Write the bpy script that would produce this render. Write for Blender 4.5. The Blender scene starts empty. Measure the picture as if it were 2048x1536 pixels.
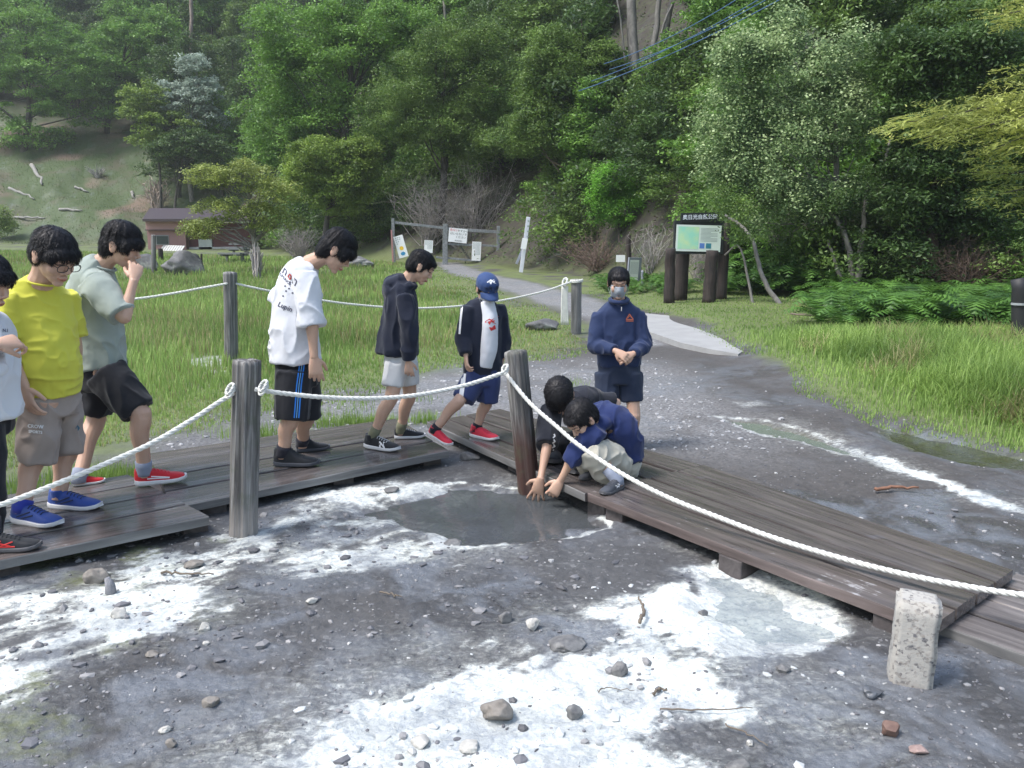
import bpy, math, random, numpy as np
from mathutils import Vector, Matrix
from mathutils.bvhtree import BVHTree
R = math.radians
SC = bpy.context.scene
COL = SC.collection
# ---------------- camera, world, sun, exposure ----------------
F = 1650.0; CZ = 1.72; PITCH = math.atan((768-480)/F)
cd = bpy.data.cameras.new('camera'); cam = bpy.data.objects.new('camera', cd); COL.objects.link(cam)
cam.location = (0, 0, CZ); cam.rotation_euler = (math.pi/2-PITCH, 0, 0)
cd.sensor_width = 36; cd.lens = 36*F/2048; cd.clip_end = 600; cd.clip_start = .05
SC.camera = cam
wd = bpy.data.worlds.new('World'); SC.world = wd; wd.use_nodes = True
nt = wd.node_tree; nt.nodes.clear()
sky = nt.nodes.new('ShaderNodeTexSky'); sky.sky_type = 'NISHITA'; sky.sun_disc = False
SUN_EL, SUN_AZ = R(60), R(-112)
sky.sun_elevation = SUN_EL; sky.sun_rotation = SUN_AZ; sky.air_density = 1.6; sky.dust_density = 3.0; sky.ozone_density = 1.5
bg = nt.nodes.new('ShaderNodeBackground'); bg.inputs[1].default_value = .14
wo = nt.nodes.new('ShaderNodeOutputWorld'); nt.links.new(sky.outputs[0], bg.inputs[0]); nt.links.new(bg.outputs[0], wo.inputs[0])
sl = bpy.data.lights.new('sun', 'SUN'); sl.energy = 2.1; sl.angle = R(16); sl.color = (1, .985, .97)
so = bpy.data.objects.new('sun', sl); COL.objects.link(so)
sd = Vector((math.sin(SUN_AZ)*math.cos(SUN_EL), math.cos(SUN_AZ)*math.cos(SUN_EL), math.sin(SUN_EL)))
so.rotation_euler = sd.to_track_quat('Z', 'Y').to_euler()
SC.view_settings.view_transform = 'Standard'; SC.view_settings.look = 'None'; SC.view_settings.gamma = 1
SC.view_settings.exposure = .88
SC.render.engine = 'CYCLES'
SC.cycles.max_bounces = 6; SC.cycles.diffuse_bounces = 3; SC.cycles.glossy_bounces = 3; SC.cycles.transparent_max_bounces = 8
try: SC.cycles.use_denoising = True
except Exception: pass

# ---------------- numpy noise ----------------
_T2 = [np.random.RandomState(i).rand(256, 256) for i in range(6)]
_T3 = np.random.RandomState(77).rand(32, 32, 32)
def n2(x, y, s=0):
    x = np.asarray(x, float); y = np.asarray(y, float); T = _T2[s % 6]
    xi = np.floor(x).astype(int); yi = np.floor(y).astype(int); fx = x-xi; fy = y-yi
    fx = fx*fx*(3-2*fx); fy = fy*fy*(3-2*fy); a = xi & 255; b = yi & 255; a1 = (xi+1) & 255; b1 = (yi+1) & 255
    return (T[a, b]*(1-fx)+T[a1, b]*fx)*(1-fy)+(T[a, b1]*(1-fx)+T[a1, b1]*fx)*fy
def fbm(x, y, o=4, s=0):
    v = 0; a = .5; t = 0
    for k in range(o):
        v = v+a*n2(np.asarray(x)*2**k+17.3*k, np.asarray(y)*2**k+9.1*k, s+k); t += a; a *= .5
    return v/t
def n3(p):
    i = np.floor(p).astype(int); f = p-i; f = f*f*(3-2*f); i0 = i & 31; i1 = (i+1) & 31; T = _T3
    r = 0
    for dx in (0, 1):
        for dy in (0, 1):
            for dz in (0, 1):
                w = (f[:, 0] if dx else 1-f[:, 0])*(f[:, 1] if dy else 1-f[:, 1])*(f[:, 2] if dz else 1-f[:, 2])
                r = r+w*T[(i1 if dx else i0)[:, 0], (i1 if dy else i0)[:, 1], (i1 if dz else i0)[:, 2]]
    return r
def sstep(a, b, x):
    t = np.clip((x-a)/(b-a), 0, 1); return t*t*(3-2*t)

# ---------------- terrain ----------------
_HX = [-200, -80, -46, -28, -20, -13, -3, 3, 5, 8, 11, 20, 60, 200]
_HY = [70, 75, 75, 75, 66, 52, 41, 31, 25.5, 20.5, 18, 15, 10, 5]
GZ = .11   # ground level (camera stands 1.6 m above it)
def hill_base(x): return np.interp(x, _HX, _HY)
def hz(x, y):
    x = np.asarray(x, float); y = np.asarray(y, float)
    z = GZ+.021*np.maximum(0, y-16)
    s = y-hill_base(x)+1.2*(fbm(x*.15, y*.15, 3, 1)-.5)*4
    s = np.maximum(0, s); k = np.where(x > 2, .52, .60)
    z = z+np.where(s > 0, k*s*s/(s+2.5), 0)
    z = z+sstep(0, 1, (y-9)/8)*.25*(fbm(x*.25, y*.25, 3, 2)-.5)
    # right bank
    z = z+.16*sstep(.1, 1.3, x-2.6-0*(y))*sstep(7.2, 9.5, y+.0*x+.9*(x-3))*(1-sstep(14, 30, y))
    return z
def ray(px, py):
    u = (px-1024)/F; v = (py-768)/F
    return np.array([u, math.cos(PITCH)-v*math.sin(PITCH), -math.sin(PITCH)-v*math.cos(PITCH)])
def G(px, py, z=None):
    z = GZ if z is None else z
    r = ray(px, py); t = (z-CZ)/r[2]; return np.array([r[0]*t, r[1]*t, z])
def W(px, py, Y):
    r = ray(px, py); t = Y/r[1]; return np.array([r[0]*t, Y, CZ+r[2]*t])
def T(px, py, far=170):
    r = ray(px, py); t = np.linspace(2, far, 6000); d = CZ+r[2]*t-hz(r[0]*t, r[1]*t)
    k = np.argmax(d < 0)
    if d[k] >= 0: k = len(t)-1
    return np.array([r[0]*t[k], r[1]*t[k], float(hz(r[0]*t[k], r[1]*t[k]))])
def pxm(Y): return F/(Y*math.cos(PITCH))   # rough pixels per metre
def V(p): return Vector((float(p[0]), float(p[1]), float(p[2])))

# ---------------- mesh + object helpers ----------------
def link(o, parent=None):
    COL.objects.link(o)
    if parent is not None: o.parent = parent
    return o
def tag(o, label=None, cat=None, group=None, kind=None):
    if label: o['label'] = label
    if cat: o['category'] = cat
    if group: o['group'] = group
    if kind: o['kind'] = kind
    return o
def empty(name, loc=(0, 0, 0), rot=(0, 0, 0)):
    o = bpy.data.objects.new(name, None); o.location = loc; o.rotation_euler = rot; o.empty_display_size = .1
    return link(o)
def np_mesh(name, v, f, mat=None, parent=None, smooth=False, mats=None, loc=None):
    """f: int array (n,3) or (n,4) or list of lists"""
    me = bpy.data.meshes.new(name); v = np.asarray(v, np.float32)
    if isinstance(f, np.ndarray):
        n, k = f.shape
        me.vertices.add(len(v)); me.vertices.foreach_set('co', v.ravel())
        me.loops.add(n*k); me.loops.foreach_set('vertex_index', f.astype(np.int32).ravel())
        me.polygons.add(n); me.polygons.foreach_set('loop_start', np.arange(0, n*k, k, dtype=np.int32))
        try: me.polygons.foreach_set('loop_total', np.full(n, k, dtype=np.int32))
        except Exception: pass
        me.update(calc_edges=True); me.validate()
    else:
        me.from_pydata([tuple(map(float, p)) for p in v], [], f); me.update()
    if mat: me.materials.append(mat)
    me.polygons.foreach_set('use_smooth', np.full(len(me.polygons), smooth)); me.update()
    o = bpy.data.objects.new(name, me)
    if loc is not None: o.location = loc
    return link(o, parent)
class MB:
    def __init__(s): s.v = []; s.f = []
    def add(s, v, f):
        b = len(s.v); s.v += [tuple(map(float, p)) for p in v]; s.f += [[i+b for i in q] for q in f]; return s
    def box(s, c, d, rot=None):
        P = [(x*d[0]/2, y*d[1]/2, z*d[2]/2) for x in (-1, 1) for y in (-1, 1) for z in (-1, 1)]
        P = [Vector(p) for p in P]
        if rot is not None: P = [rot @ p for p in P]
        P = [p+Vector(c) for p in P]
        return s.add(P, [[0, 1, 3, 2], [4, 6, 7, 5], [0, 4, 5, 1], [2, 3, 7, 6], [0, 2, 6, 4], [1, 5, 7, 3]])
    def tube(s, pts, rad, n=8, cap=True):
        v, f = tube(pts, rad, n, cap); return s.add(v, f)
    def build(s, name, mat=None, parent=None, smooth=False, bevel=0, loc=None):
        o = np_mesh(name, np.array(s.v), s.f, mat, parent, smooth, loc=loc)
        if bevel:
            m = o.modifiers.new('b', 'BEVEL'); m.width = bevel; m.segments = 2; m.limit_method = 'ANGLE'
        return o
def frames(P):
    P = np.asarray(P, float); n = len(P); t = np.zeros_like(P)
    t[1:-1] = P[2:]-P[:-2]; t[0] = P[1]-P[0]; t[-1] = P[-1]-P[-2]
    t /= np.linalg.norm(t, axis=1)[:, None]+1e-9
    u = np.zeros_like(P); a = np.array([0, 0, 1.]) if abs(t[0, 2]) < .9 else np.array([1., 0, 0])
    u[0] = np.cross(a, t[0]); u[0] /= np.linalg.norm(u[0])
    for i in range(1, n):
        w = u[i-1]-t[i]*np.dot(u[i-1], t[i]); u[i] = w/(np.linalg.norm(w)+1e-9)
    return t, u, np.cross(t, u)
def tube(pts, rad, n=8, cap=True):
    P = np.asarray(pts, float); m = len(P)
    rad = np.full(m, rad) if np.isscalar(rad) else np.interp(np.linspace(0, 1, m), np.linspace(0, 1, len(rad)), rad)
    t, u, w = frames(P); a = np.linspace(0, 2*np.pi, n, endpoint=False)
    v = (P[:, None]+rad[:, None, None]*(np.cos(a)[None, :, None]*u[:, None]+np.sin(a)[None, :, None]*w[:, None])).reshape(-1, 3)
    f = [[i*n+j, i*n+(j+1) % n, (i+1)*n+(j+1) % n, (i+1)*n+j] for i in range(m-1) for j in range(n)]
    if cap: f += [list(range(n))[::-1], [(m-1)*n+j for j in range(n)]]
    return v, f
def loft(P, A, B, hint, n=20):
    """closed tube with elliptical sections; A half width along hint (per point or one), B the other way"""
    P = np.asarray(P, float); m = len(P); t, _, _ = frames(P)
    hint = np.asarray(hint, float)
    if hint.ndim == 1: hint = np.repeat(hint[None], m, 0)
    u = hint-t*np.sum(hint*t, 1)[:, None]; u /= np.linalg.norm(u, axis=1)[:, None]+1e-9; w = np.cross(t, u)
    A = np.broadcast_to(np.asarray(A, float), (m,)); B = np.broadcast_to(np.asarray(B, float), (m,))
    a = np.linspace(0, 2*np.pi, n, endpoint=False)
    v = (P[:, None]+A[:, None, None]*np.cos(a)[None, :, None]*u[:, None]+B[:, None, None]*np.sin(a)[None, :, None]*w[:, None]).reshape(-1, 3)
    f = [[i*n+j, i*n+(j+1) % n, (i+1)*n+(j+1) % n, (i+1)*n+j] for i in range(m-1) for j in range(n)]
    f += [list(range(n))[::-1], [(m-1)*n+j for j in range(n)]]
    return v, f
def ellipsoid(c, r, M=None, n=14, m=9):
    v = []; 
    for i in range(1, m):
        th = math.pi*i/m
        for j in range(n):
            ph = 2*math.pi*j/n; v.append((math.sin(th)*math.cos(ph)*r[0], math.sin(th)*math.sin(ph)*r[1], math.cos(th)*r[2]))
    v += [(0, 0, r[2]), (0, 0, -r[2])]; v = np.array(v)
    f = [[i*n+j, (i+1)*n+j, (i+1)*n+(j+1) % n, i*n+(j+1) % n] for i in range(m-2) for j in range(n)]
    k = (m-1)*n
    f += [[k, j, (j+1) % n] for j in range(n)]+[[k+1, (m-2)*n+(j+1) % n, (m-2)*n+j] for j in range(n)]
    if M is not None: v = v @ np.asarray(M).T
    return v+np.asarray(c, float), f
def copy_tree(o, parent=None):
    c = o.copy(); COL.objects.link(c); c.parent = parent
    for ch in list(o.children): copy_tree(ch, c)
    return c

# ---------------- materials ----------------
MATS = {}
class NT:
    def __init__(s, name):
        s.m = bpy.data.materials.new(name); s.m.use_nodes = True; s.t = s.m.node_tree; s.t.nodes.clear()
        s.b = s.n('ShaderNodeBsdfPrincipled'); o = s.n('ShaderNodeOutputMaterial'); s.out = o; s.l(s.b.outputs[0], o.inputs[0])
    def n(s, t, **k):
        x = s.t.nodes.new(t)
        for a, b in k.items(): setattr(x, a, b)
        return x
    def l(s, a, b): s.t.links.new(a, b)
    def put(s, sock, val):
        if hasattr(val, 'is_linked') or isinstance(val, bpy.types.NodeSocket): s.l(val, sock)
        else:
            if isinstance(val, tuple) and len(val) == 3 and sock.type == 'RGBA': val = (*val, 1)
            sock.default_value = val
    def coord(s, which='Object', scale=(1, 1, 1), rot=(0, 0, 0), rnd=False):
        tc = s.n('ShaderNodeTexCoord'); mp = s.n('ShaderNodeMapping'); mp.inputs['Scale'].default_value = scale; mp.inputs['Rotation'].default_value = rot
        s.l(tc.outputs[which], mp.inputs[0])
        if rnd:
            oi = s.n('ShaderNodeObjectInfo'); ml = s.n('ShaderNodeMath', operation='MULTIPLY'); ml.inputs[1].default_value = 37.
            s.l(oi.outputs['Random'], ml.inputs[0]); s.l(ml.outputs[0], mp.inputs['Location'])
        return mp.outputs[0]
    def noise(s, vec, scale, detail=4, rough=.55, dist=0):
        x = s.n('ShaderNodeTexNoise'); x.inputs['Scale'].default_value = scale; x.inputs['Detail'].default_value = detail
        x.inputs['Roughness'].default_value = rough; x.inputs['Distortion'].default_value = dist
        if vec is not None: s.l(vec, x.inputs['Vector'])
        return x.outputs['Fac']
    def ramp(s, fac, stops, interp='LINEAR'):
        x = s.n('ShaderNodeValToRGB'); x.color_ramp.interpolation = interp; e = x.color_ramp.elements
        while len(e) < len(stops): e.new(.5)
        for i, (p, c) in enumerate(stops):
            e[i].position = p; e[i].color = (*c, 1) if isinstance(c, tuple) else (c, c, c, 1)
        s.l(fac, x.inputs[0]); return x.outputs[0]
    def mix(s, fac, a, b, mode='MIX'):
        x = s.n('ShaderNodeMix', data_type='RGBA', blend_type=mode)
        s.put(x.inputs[0], fac); s.put(x.inputs[6], a); s.put(x.inputs[7], b); return x.outputs[2]
    def math(s, op, a, b=0, clamp=False):
        x = s.n('ShaderNodeMath', operation=op); x.use_clamp = clamp; s.put(x.inputs[0], a); s.put(x.inputs[1], b); return x.outputs[0]
    def attr(s, name): return s.n('ShaderNodeAttribute', attribute_name=name)
    def bump(s, h, strength=.5, dist=.01):
        x = s.n('ShaderNodeBump'); x.inputs['Strength'].default_value = strength; x.inputs['Distance'].default_value = dist
        s.l(h, x.inputs['Height']); s.l(x.outputs[0], s.b.inputs['Normal']); return x
    def col(s, c): s.put(s.b.inputs['Base Color'], c)
    def rough(s, c): s.put(s.b.inputs['Roughness'], c)
def plain(name, c, rough=.7, var=.15, scale=8, bump=.2, bd=.004, spec=None, metal=0):
    if name in MATS: return MATS[name]
    m = NT(name); v = m.coord(); n = m.noise(v, scale, 5)
    m.col(m.mix(n, tuple(x*(1-var) for x in c), tuple(min(1, x*(1+var)) for x in c))); m.rough(rough)
    if bump: m.bump(m.noise(v, scale*6, 4), bump, bd)
    if spec is not None: m.b.inputs['Specular IOR Level'].default_value = spec
    m.b.inputs['Metallic'].default_value = metal
    MATS[name] = m.m; return m.m
def leafmat(name, dark, light, trans=.25, rough=.45, clump=.8):
    if name in MATS: return MATS[name]
    m = NT(name); g = m.n('ShaderNodeNewGeometry'); v = m.coord()
    cn = m.noise(v, clump, 2); r = m.math('ADD', m.math('MULTIPLY', g.outputs['Random Per Island'], .5), m.math('MULTIPLY', m.math('SUBTRACT', cn, .42), 2.6), True)  # clump noise varies leaf tone and paints sunlit and shaded clumps into the colour
    c = m.mix(r, dark, light); m.col(c); m.rough(rough); m.b.inputs['Specular IOR Level'].default_value = .35
    tr = m.n('ShaderNodeBsdfTranslucent'); m.l(m.mix(.5, c, tuple(min(1, x*1.5) for x in light)), tr.inputs[0])
    mx = m.n('ShaderNodeMixShader'); mx.inputs[0].default_value = trans
    m.l(m.b.outputs[0], mx.inputs[1]); m.l(tr.outputs[0], mx.inputs[2]); m.l(mx.outputs[0], m.out.inputs[0])
    MATS[name] = m.m; return m.m
def woodmat(name, dark, light, rough=.5, gscale=(1.2, 22, 22), stain=None, stain_at=.62, bump=.5, bd=.003, metal=0):
    """grain runs along local X (gscale small on X)"""
    if name in MATS: return MATS[name]
    m = NT(name); v = m.coord(scale=gscale, rnd=True); v2 = m.coord(rnd=True)
    g = m.noise(v, 1.6, 6, .62, .6); b = m.noise(v2, 2.2, 4)
    c = m.ramp(g, [(.3, dark), (.52, tuple((a+b_)/2 for a, b_ in zip(dark, light))), (.72, light)])
    c = m.mix(m.math('MULTIPLY', b, .6), c, tuple(x*.55 for x in dark))
    if stain:
        st = m.ramp(m.math('ADD', m.math('MULTIPLY', m.noise(v2, 5, 6, .7), .6), m.math('MULTIPLY', g, .4)), [(stain_at, 0.), (stain_at+.08, 1.)])
        c = m.mix(st, c, stain)
    m.col(c); m.rough(m.ramp(b, [(.3, rough*.7), (.7, rough*1.25)])); m.bump(g, bump, bd)
    MATS[name] = m.m; return m.m
# ================= GROUND =================
def poly(pts, ext=None): return np.array([T(x, y)[:2] for x, y in pts])
def sdist(x, y, P):
    """signed distance, inside positive"""
    n = len(P); d = np.full(x.shape, 1e9); ins = np.zeros(x.shape, bool)
    for i in range(n):
        a = P[i]; b = P[(i+1) % n]; e = b-a; L = e @ e+1e-12
        t = np.clip(((x-a[0])*e[0]+(y-a[1])*e[1])/L, 0, 1)
        d = np.minimum(d, (x-a[0]-t*e[0])**2+(y-a[1]-t*e[1])**2)
        c = ((a[1] > y) != (b[1] > y)); 
        with np.errstate(divide='ignore', invalid='ignore'):
            xi = a[0]+(y-a[1])*e[0]/(e[1] if abs(e[1]) > 1e-12 else 1e-12)
        ins ^= c & (x < xi)
    return np.sqrt(d)*np.where(ins, 1, -1)
PW1 = poly([(640, 985), (760, 972), (900, 968), (1010, 972), (930, 990), (830, 1010), (880, 1050), (990, 1068), (1000, 1085), (900, 1105), (860, 1130), (760, 1150), (640, 1165), (540, 1150), (470, 1130), (420, 1180), (400, 1240), (330, 1265), (250, 1290), (120, 1340), (-40, 1400), (-300, 1400), (-300, 1190), (180, 1190), (280, 1130), (380, 1100), (470, 1080), (560, 1040)])
PW2 = poly([(480, 1640), (560, 1530), (620, 1480), (640, 1450), (740, 1410), (860, 1372), (930, 1320), (1060, 1310), (1120, 1330), (1230, 1290), (1170, 1240), (1230, 1200), (1310, 1165), (1370, 1130), (1420, 1160), (1440, 1240), (1560, 1290), (1480, 1310), (1450, 1340), (1490, 1400), (1520, 1440), (1360, 1450), (1330, 1500), (1400, 1550), (1380, 1700), (480, 1700)])
PW3 = poly([(1412, 826), (1530, 830), (1610, 848), (1720, 893), (1790, 922), (2048, 1010), (2200, 1065), (2200, 1090), (2048, 1036), (1900, 988), (1760, 938), (1690, 912), (1600, 884), (1500, 866), (1440, 850)])
PW4 = poly([(1455, 803), (1530, 800), (1548, 814), (1480, 820)])
PW5 = poly([(350, 716), (470, 708), (480, 745), (400, 752), (360, 730)])
PW6 = poly([(1370, 1125), (1480, 1110), (1640, 1180), (1720, 1265), (1640, 1310), (1500, 1310), (1380, 1230)])
POOL = poly([(735, 1018), (790, 992), (860, 974), (960, 965), (1050, 970), (1110, 972), (1165, 985), (1200, 1012), (1200, 1048), (1120, 1068), (1010, 1078), (940, 1078), (880, 1052), (800, 1032)])
MILK = poly([(1385, 1150), (1480, 1135), (1570, 1180), (1660, 1230), (1725, 1272), (1620, 1296), (1500, 1285), (1400, 1230)])
PUD = poly([(1435, 831), (1530, 838), (1620, 862), (1700, 893), (1765, 922), (1690, 906), (1600, 880), (1510, 862)])
PUD2 = poly([(1760, 850), (1850, 862), (1960, 892), (2120, 925), (2120, 945), (1960, 928), (1840, 900), (1770, 872)])
MEAD = poly([(-900, 985), (-200, 940), (60, 945), (250, 885), (420, 850), (560, 812), (700, 782), (860, 752), (1000, 728), (1180, 696), (1185, 650), (1060, 612), (1000, 585), (950, 560), (890, 545), (870, 528), (600, 512), (0, 500), (-1500, 500), (-3000, 700)])
RGR = poly([(1180, 585), (1300, 625), (1380, 640), (1420, 665), (1500, 712), (1560, 742), (1650, 795), (1760, 838), (1900, 875), (2048, 915), (2500, 1040), (3600, 1000), (3600, 560), (1900, 560), (1600, 560), (1250, 560)])
PATH = poly([(870, 524), (920, 524), (985, 548), (1060, 562), (1130, 582), (1200, 598), (1310, 640), (1340, 690), (1230, 700), (1185, 692), (1190, 650), (1130, 622), (1050, 596), (970, 566), (890, 545)])
SOLID_DECK = [(-2.44, 3.72), (-.47, 5.83), (.43, 4.76), (1.9, 2.9), (2.9, 3.4), (1.4, 5.6), (-.4, 7.2), (-1.1, 7.1), (-3.1, 4.8)]
def masks(x, y):
    """returns white, wet, green/algae, grass, gravel, slope arrays"""
    f1 = fbm(x*3.2, y*3.2, 5, 0); f2 = fbm(x*9, y*9, 4, 3); f3 = fbm(x*1.3, y*1.3, 3, 2)
    st = fbm((x+y)*4.5, (y-x)*15, 4, 1)      # streaks
    nz = (f1-.5)*.9+(f2-.5)*.5+(st-.5)*.5
    w = sstep(.10, 1.0, .53+.9*np.clip(sdist(x, y, PW1)/.28, -1, .28)+nz*1.5)*(.72+.3*f3)
    w = np.maximum(w, sstep(.12, .95, .44+1.2*np.clip(sdist(x, y, PW2)/.36, -1, .42)+nz*1.4))
    w = np.maximum(w, .78*sstep(.3, .8, .48+1.0*np.clip(sdist(x, y, PW6)/.2, -1, .35)+nz*.7))
    halo = .52*sstep(-.75, .1, sdist(x, y, PW2))*sstep(.25, .7, f3+.25*(f1-.5)); w = np.maximum(w, halo)
    halo = .44*sstep(-.5, .15, sdist(x, y, PW1))*sstep(.3, .7, f1); w = np.maximum(w, halo)
    for P in (PUD,): w = np.maximum(w, .52*sstep(.2, 1.2, 1-np.abs(sdist(x, y, P))/.09+nz*1.8))
    w = np.maximum(w, .80*sstep(.1, 1.1, .45+np.clip(sdist(x, y, PW3)/.16, -1, 1)+nz*1.6)*sstep(2.35, 2.9, x))
    w = np.maximum(w, .30*sstep(-.35, .1, sdist(x, y, PW3))*sstep(.3, .6, f1)*sstep(1.8, 2.6, x))
    w = np.maximum(w, .42*sstep(.2, 1.1, .45+np.clip(sdist(x, y, PW4)/.2, -1, 1)+nz))
    w = np.maximum(w, .5*sstep(.35, 1.0, .36+np.clip(sdist(x, y, PW5)/.5, -1, .4)+nz*1.2))
    sp = sdist(x, y, POOL)+(fbm(x*2.6, y*2.6, 4, 1)-.5)*.34
    w = np.maximum(w, .75*sstep(.45, .9, 1-np.abs(sp+.03)/.04+nz*1.6)*(y < 5.9))
    # pale dry gravel flecks in the mid ground
    wet = np.maximum(sstep(-.35, .1, sp), sstep(-.2, .1, sdist(x, y, MILK)))
    wet = np.maximum(wet, .8*sstep(.45, .6, f3)*(y < 4.6)); wet = np.maximum(wet, sstep(-.3, .1, sdist(x, y, PUD2)))
    wet = np.maximum(wet, .5*sstep(.4, .7, fbm(x*1.1+5, y*1.1, 3, 4)))
    px = 1024+F*x/np.maximum(y, .5)
    alg = sstep(.5, .62, f1)*sstep(-1.1, -1.7, x)*(y < 4.3)*.9
    wet = np.maximum(wet, .9*sstep(.42, .58, fbm(x*1.7+3, y*1.7, 3, 1))*(y < 5.2)); alg = np.maximum(alg, .8*sstep(-.1, .1, sdist(x, y, PUD2))); alg = np.maximum(alg, .35*sstep(0, .1, sdist(x, y, PUD)))
    gn = (f3-.5)*1.2+(f1-.5)*.8
    gm = sdist(x, y, MEAD); gr = sstep(-.1, .8, gm/1.1+gn*.9+.25)
    gr = np.maximum(gr, sstep(-.1, .6, sdist(x, y, RGR)/.5+gn*.8))
    far = sstep(17, 24, y); onpath = sstep(-.3, .4, sdist(x, y, PATH)/.8+gn*.4)
    gr = np.maximum(gr, far*sstep(.2, .5, f3))*(1-onpath)
    gv = np.maximum(.9*onpath, .75*sstep(5.6, 7.5, y+.3*x)*(1-sstep(10, 12, y))*sstep(2.7, 1.6, x)*sstep(-4.5, -2, x)*sstep(.35, .6, f3+.2))
    gv = np.maximum(gv, .45*sstep(-6, -4, x)*sstep(5.6, 6.5, y)*(1-sstep(10, 13, y))*sstep(1.5, .5, x))
    gr = gr*(1-sstep(.1, .9, w)); gv = gv*(1-gr)
    return w, wet, alg, gr, gv
def ground_z(x, y):
    z = hz(x, y); sp = sdist(x, y, POOL)+(fbm(x*2.6, y*2.6, 4, 1)-.5)*.34
    near = 1-sstep(7, 10, y)
    z = z+near*((fbm(x*1.4, y*1.4, 3, 5)-.5)*.05+(fbm(x*7, y*7, 4, 2)-.5)*.022+(fbm(x*30, y*30, 3, 3)-.5)*.011)
    z = z-.12*sstep(-.16, .30, sp)*(y < 6.2)
    for P in (MILK, PUD, PUD2): z = z-.055*sstep(-.14, .2, sdist(x, y, P)+(fbm(x*3, y*3, 4, 2)-.5)*.26)
    return z
def build_ground():
    r = np.concatenate([np.geomspace(.4, 2.2, 14, endpoint=False), np.geomspace(2.2, 8.5, 520, endpoint=False), np.geomspace(8.5, 190, 330)])
    a = np.concatenate([np.linspace(-180, -46, 20, endpoint=False), np.linspace(-46, 46, 900), np.linspace(46, 180, 21)[1:-1]])
    a = np.radians(a); Rr, A = np.meshgrid(r, a, indexing='ij'); x = Rr*np.sin(A); y = Rr*np.cos(A)
    x = x.ravel(); y = y.ravel(); z = ground_z(x, y); w, wet, alg, gr, gv = masks(x, y)
    hs = y-hill_base(x); steep = sstep(-1, 3, hs)
    w[hs > 0] = 0
    lf = sstep(-16, -22, x)*steep*(1-sstep(22, 30, hs)) # open grassy slope at left
    na = len(a); nr = len(r); i = np.arange(nr-1)[:, None]; j = np.arange(na)[None]
    q = np.stack([i*na+j+0*i, (i+1)*na+j, (i+1)*na+(j+1) % na, i*na+(j+1) % na], -1).reshape(-1, 4)
    hill = hs[q[:, 0]] > 0
    v = np.stack([x, y, z], 1)
    c0 = v[na*0:na].mean(0)
    def sub(mask, name):
        qq = q[mask]; ids, inv = np.unique(qq, return_inverse=True); qq = inv.reshape(-1, 4)
        o = np_mesh(name, v[ids], qq, MATS['ground'], smooth=True); me = o.data
        for nm, arrs in (('m1', (w, wet, alg)), ('m2', (gr, gv, steep)), ('m3', (lf, lf*0, lf*0))):
            at = me.color_attributes.new(nm, 'FLOAT_COLOR', 'POINT'); c = np.ones((len(ids), 4), np.float32)
            for k in range(3): c[:, k] = arrs[k][ids]
            at.data.foreach_set('color', c.ravel())
        o['kind'] = 'structure'; return o
    g = sub(~hill, 'ground'); h = sub(hill, 'hillside')
    return g, h
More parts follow.
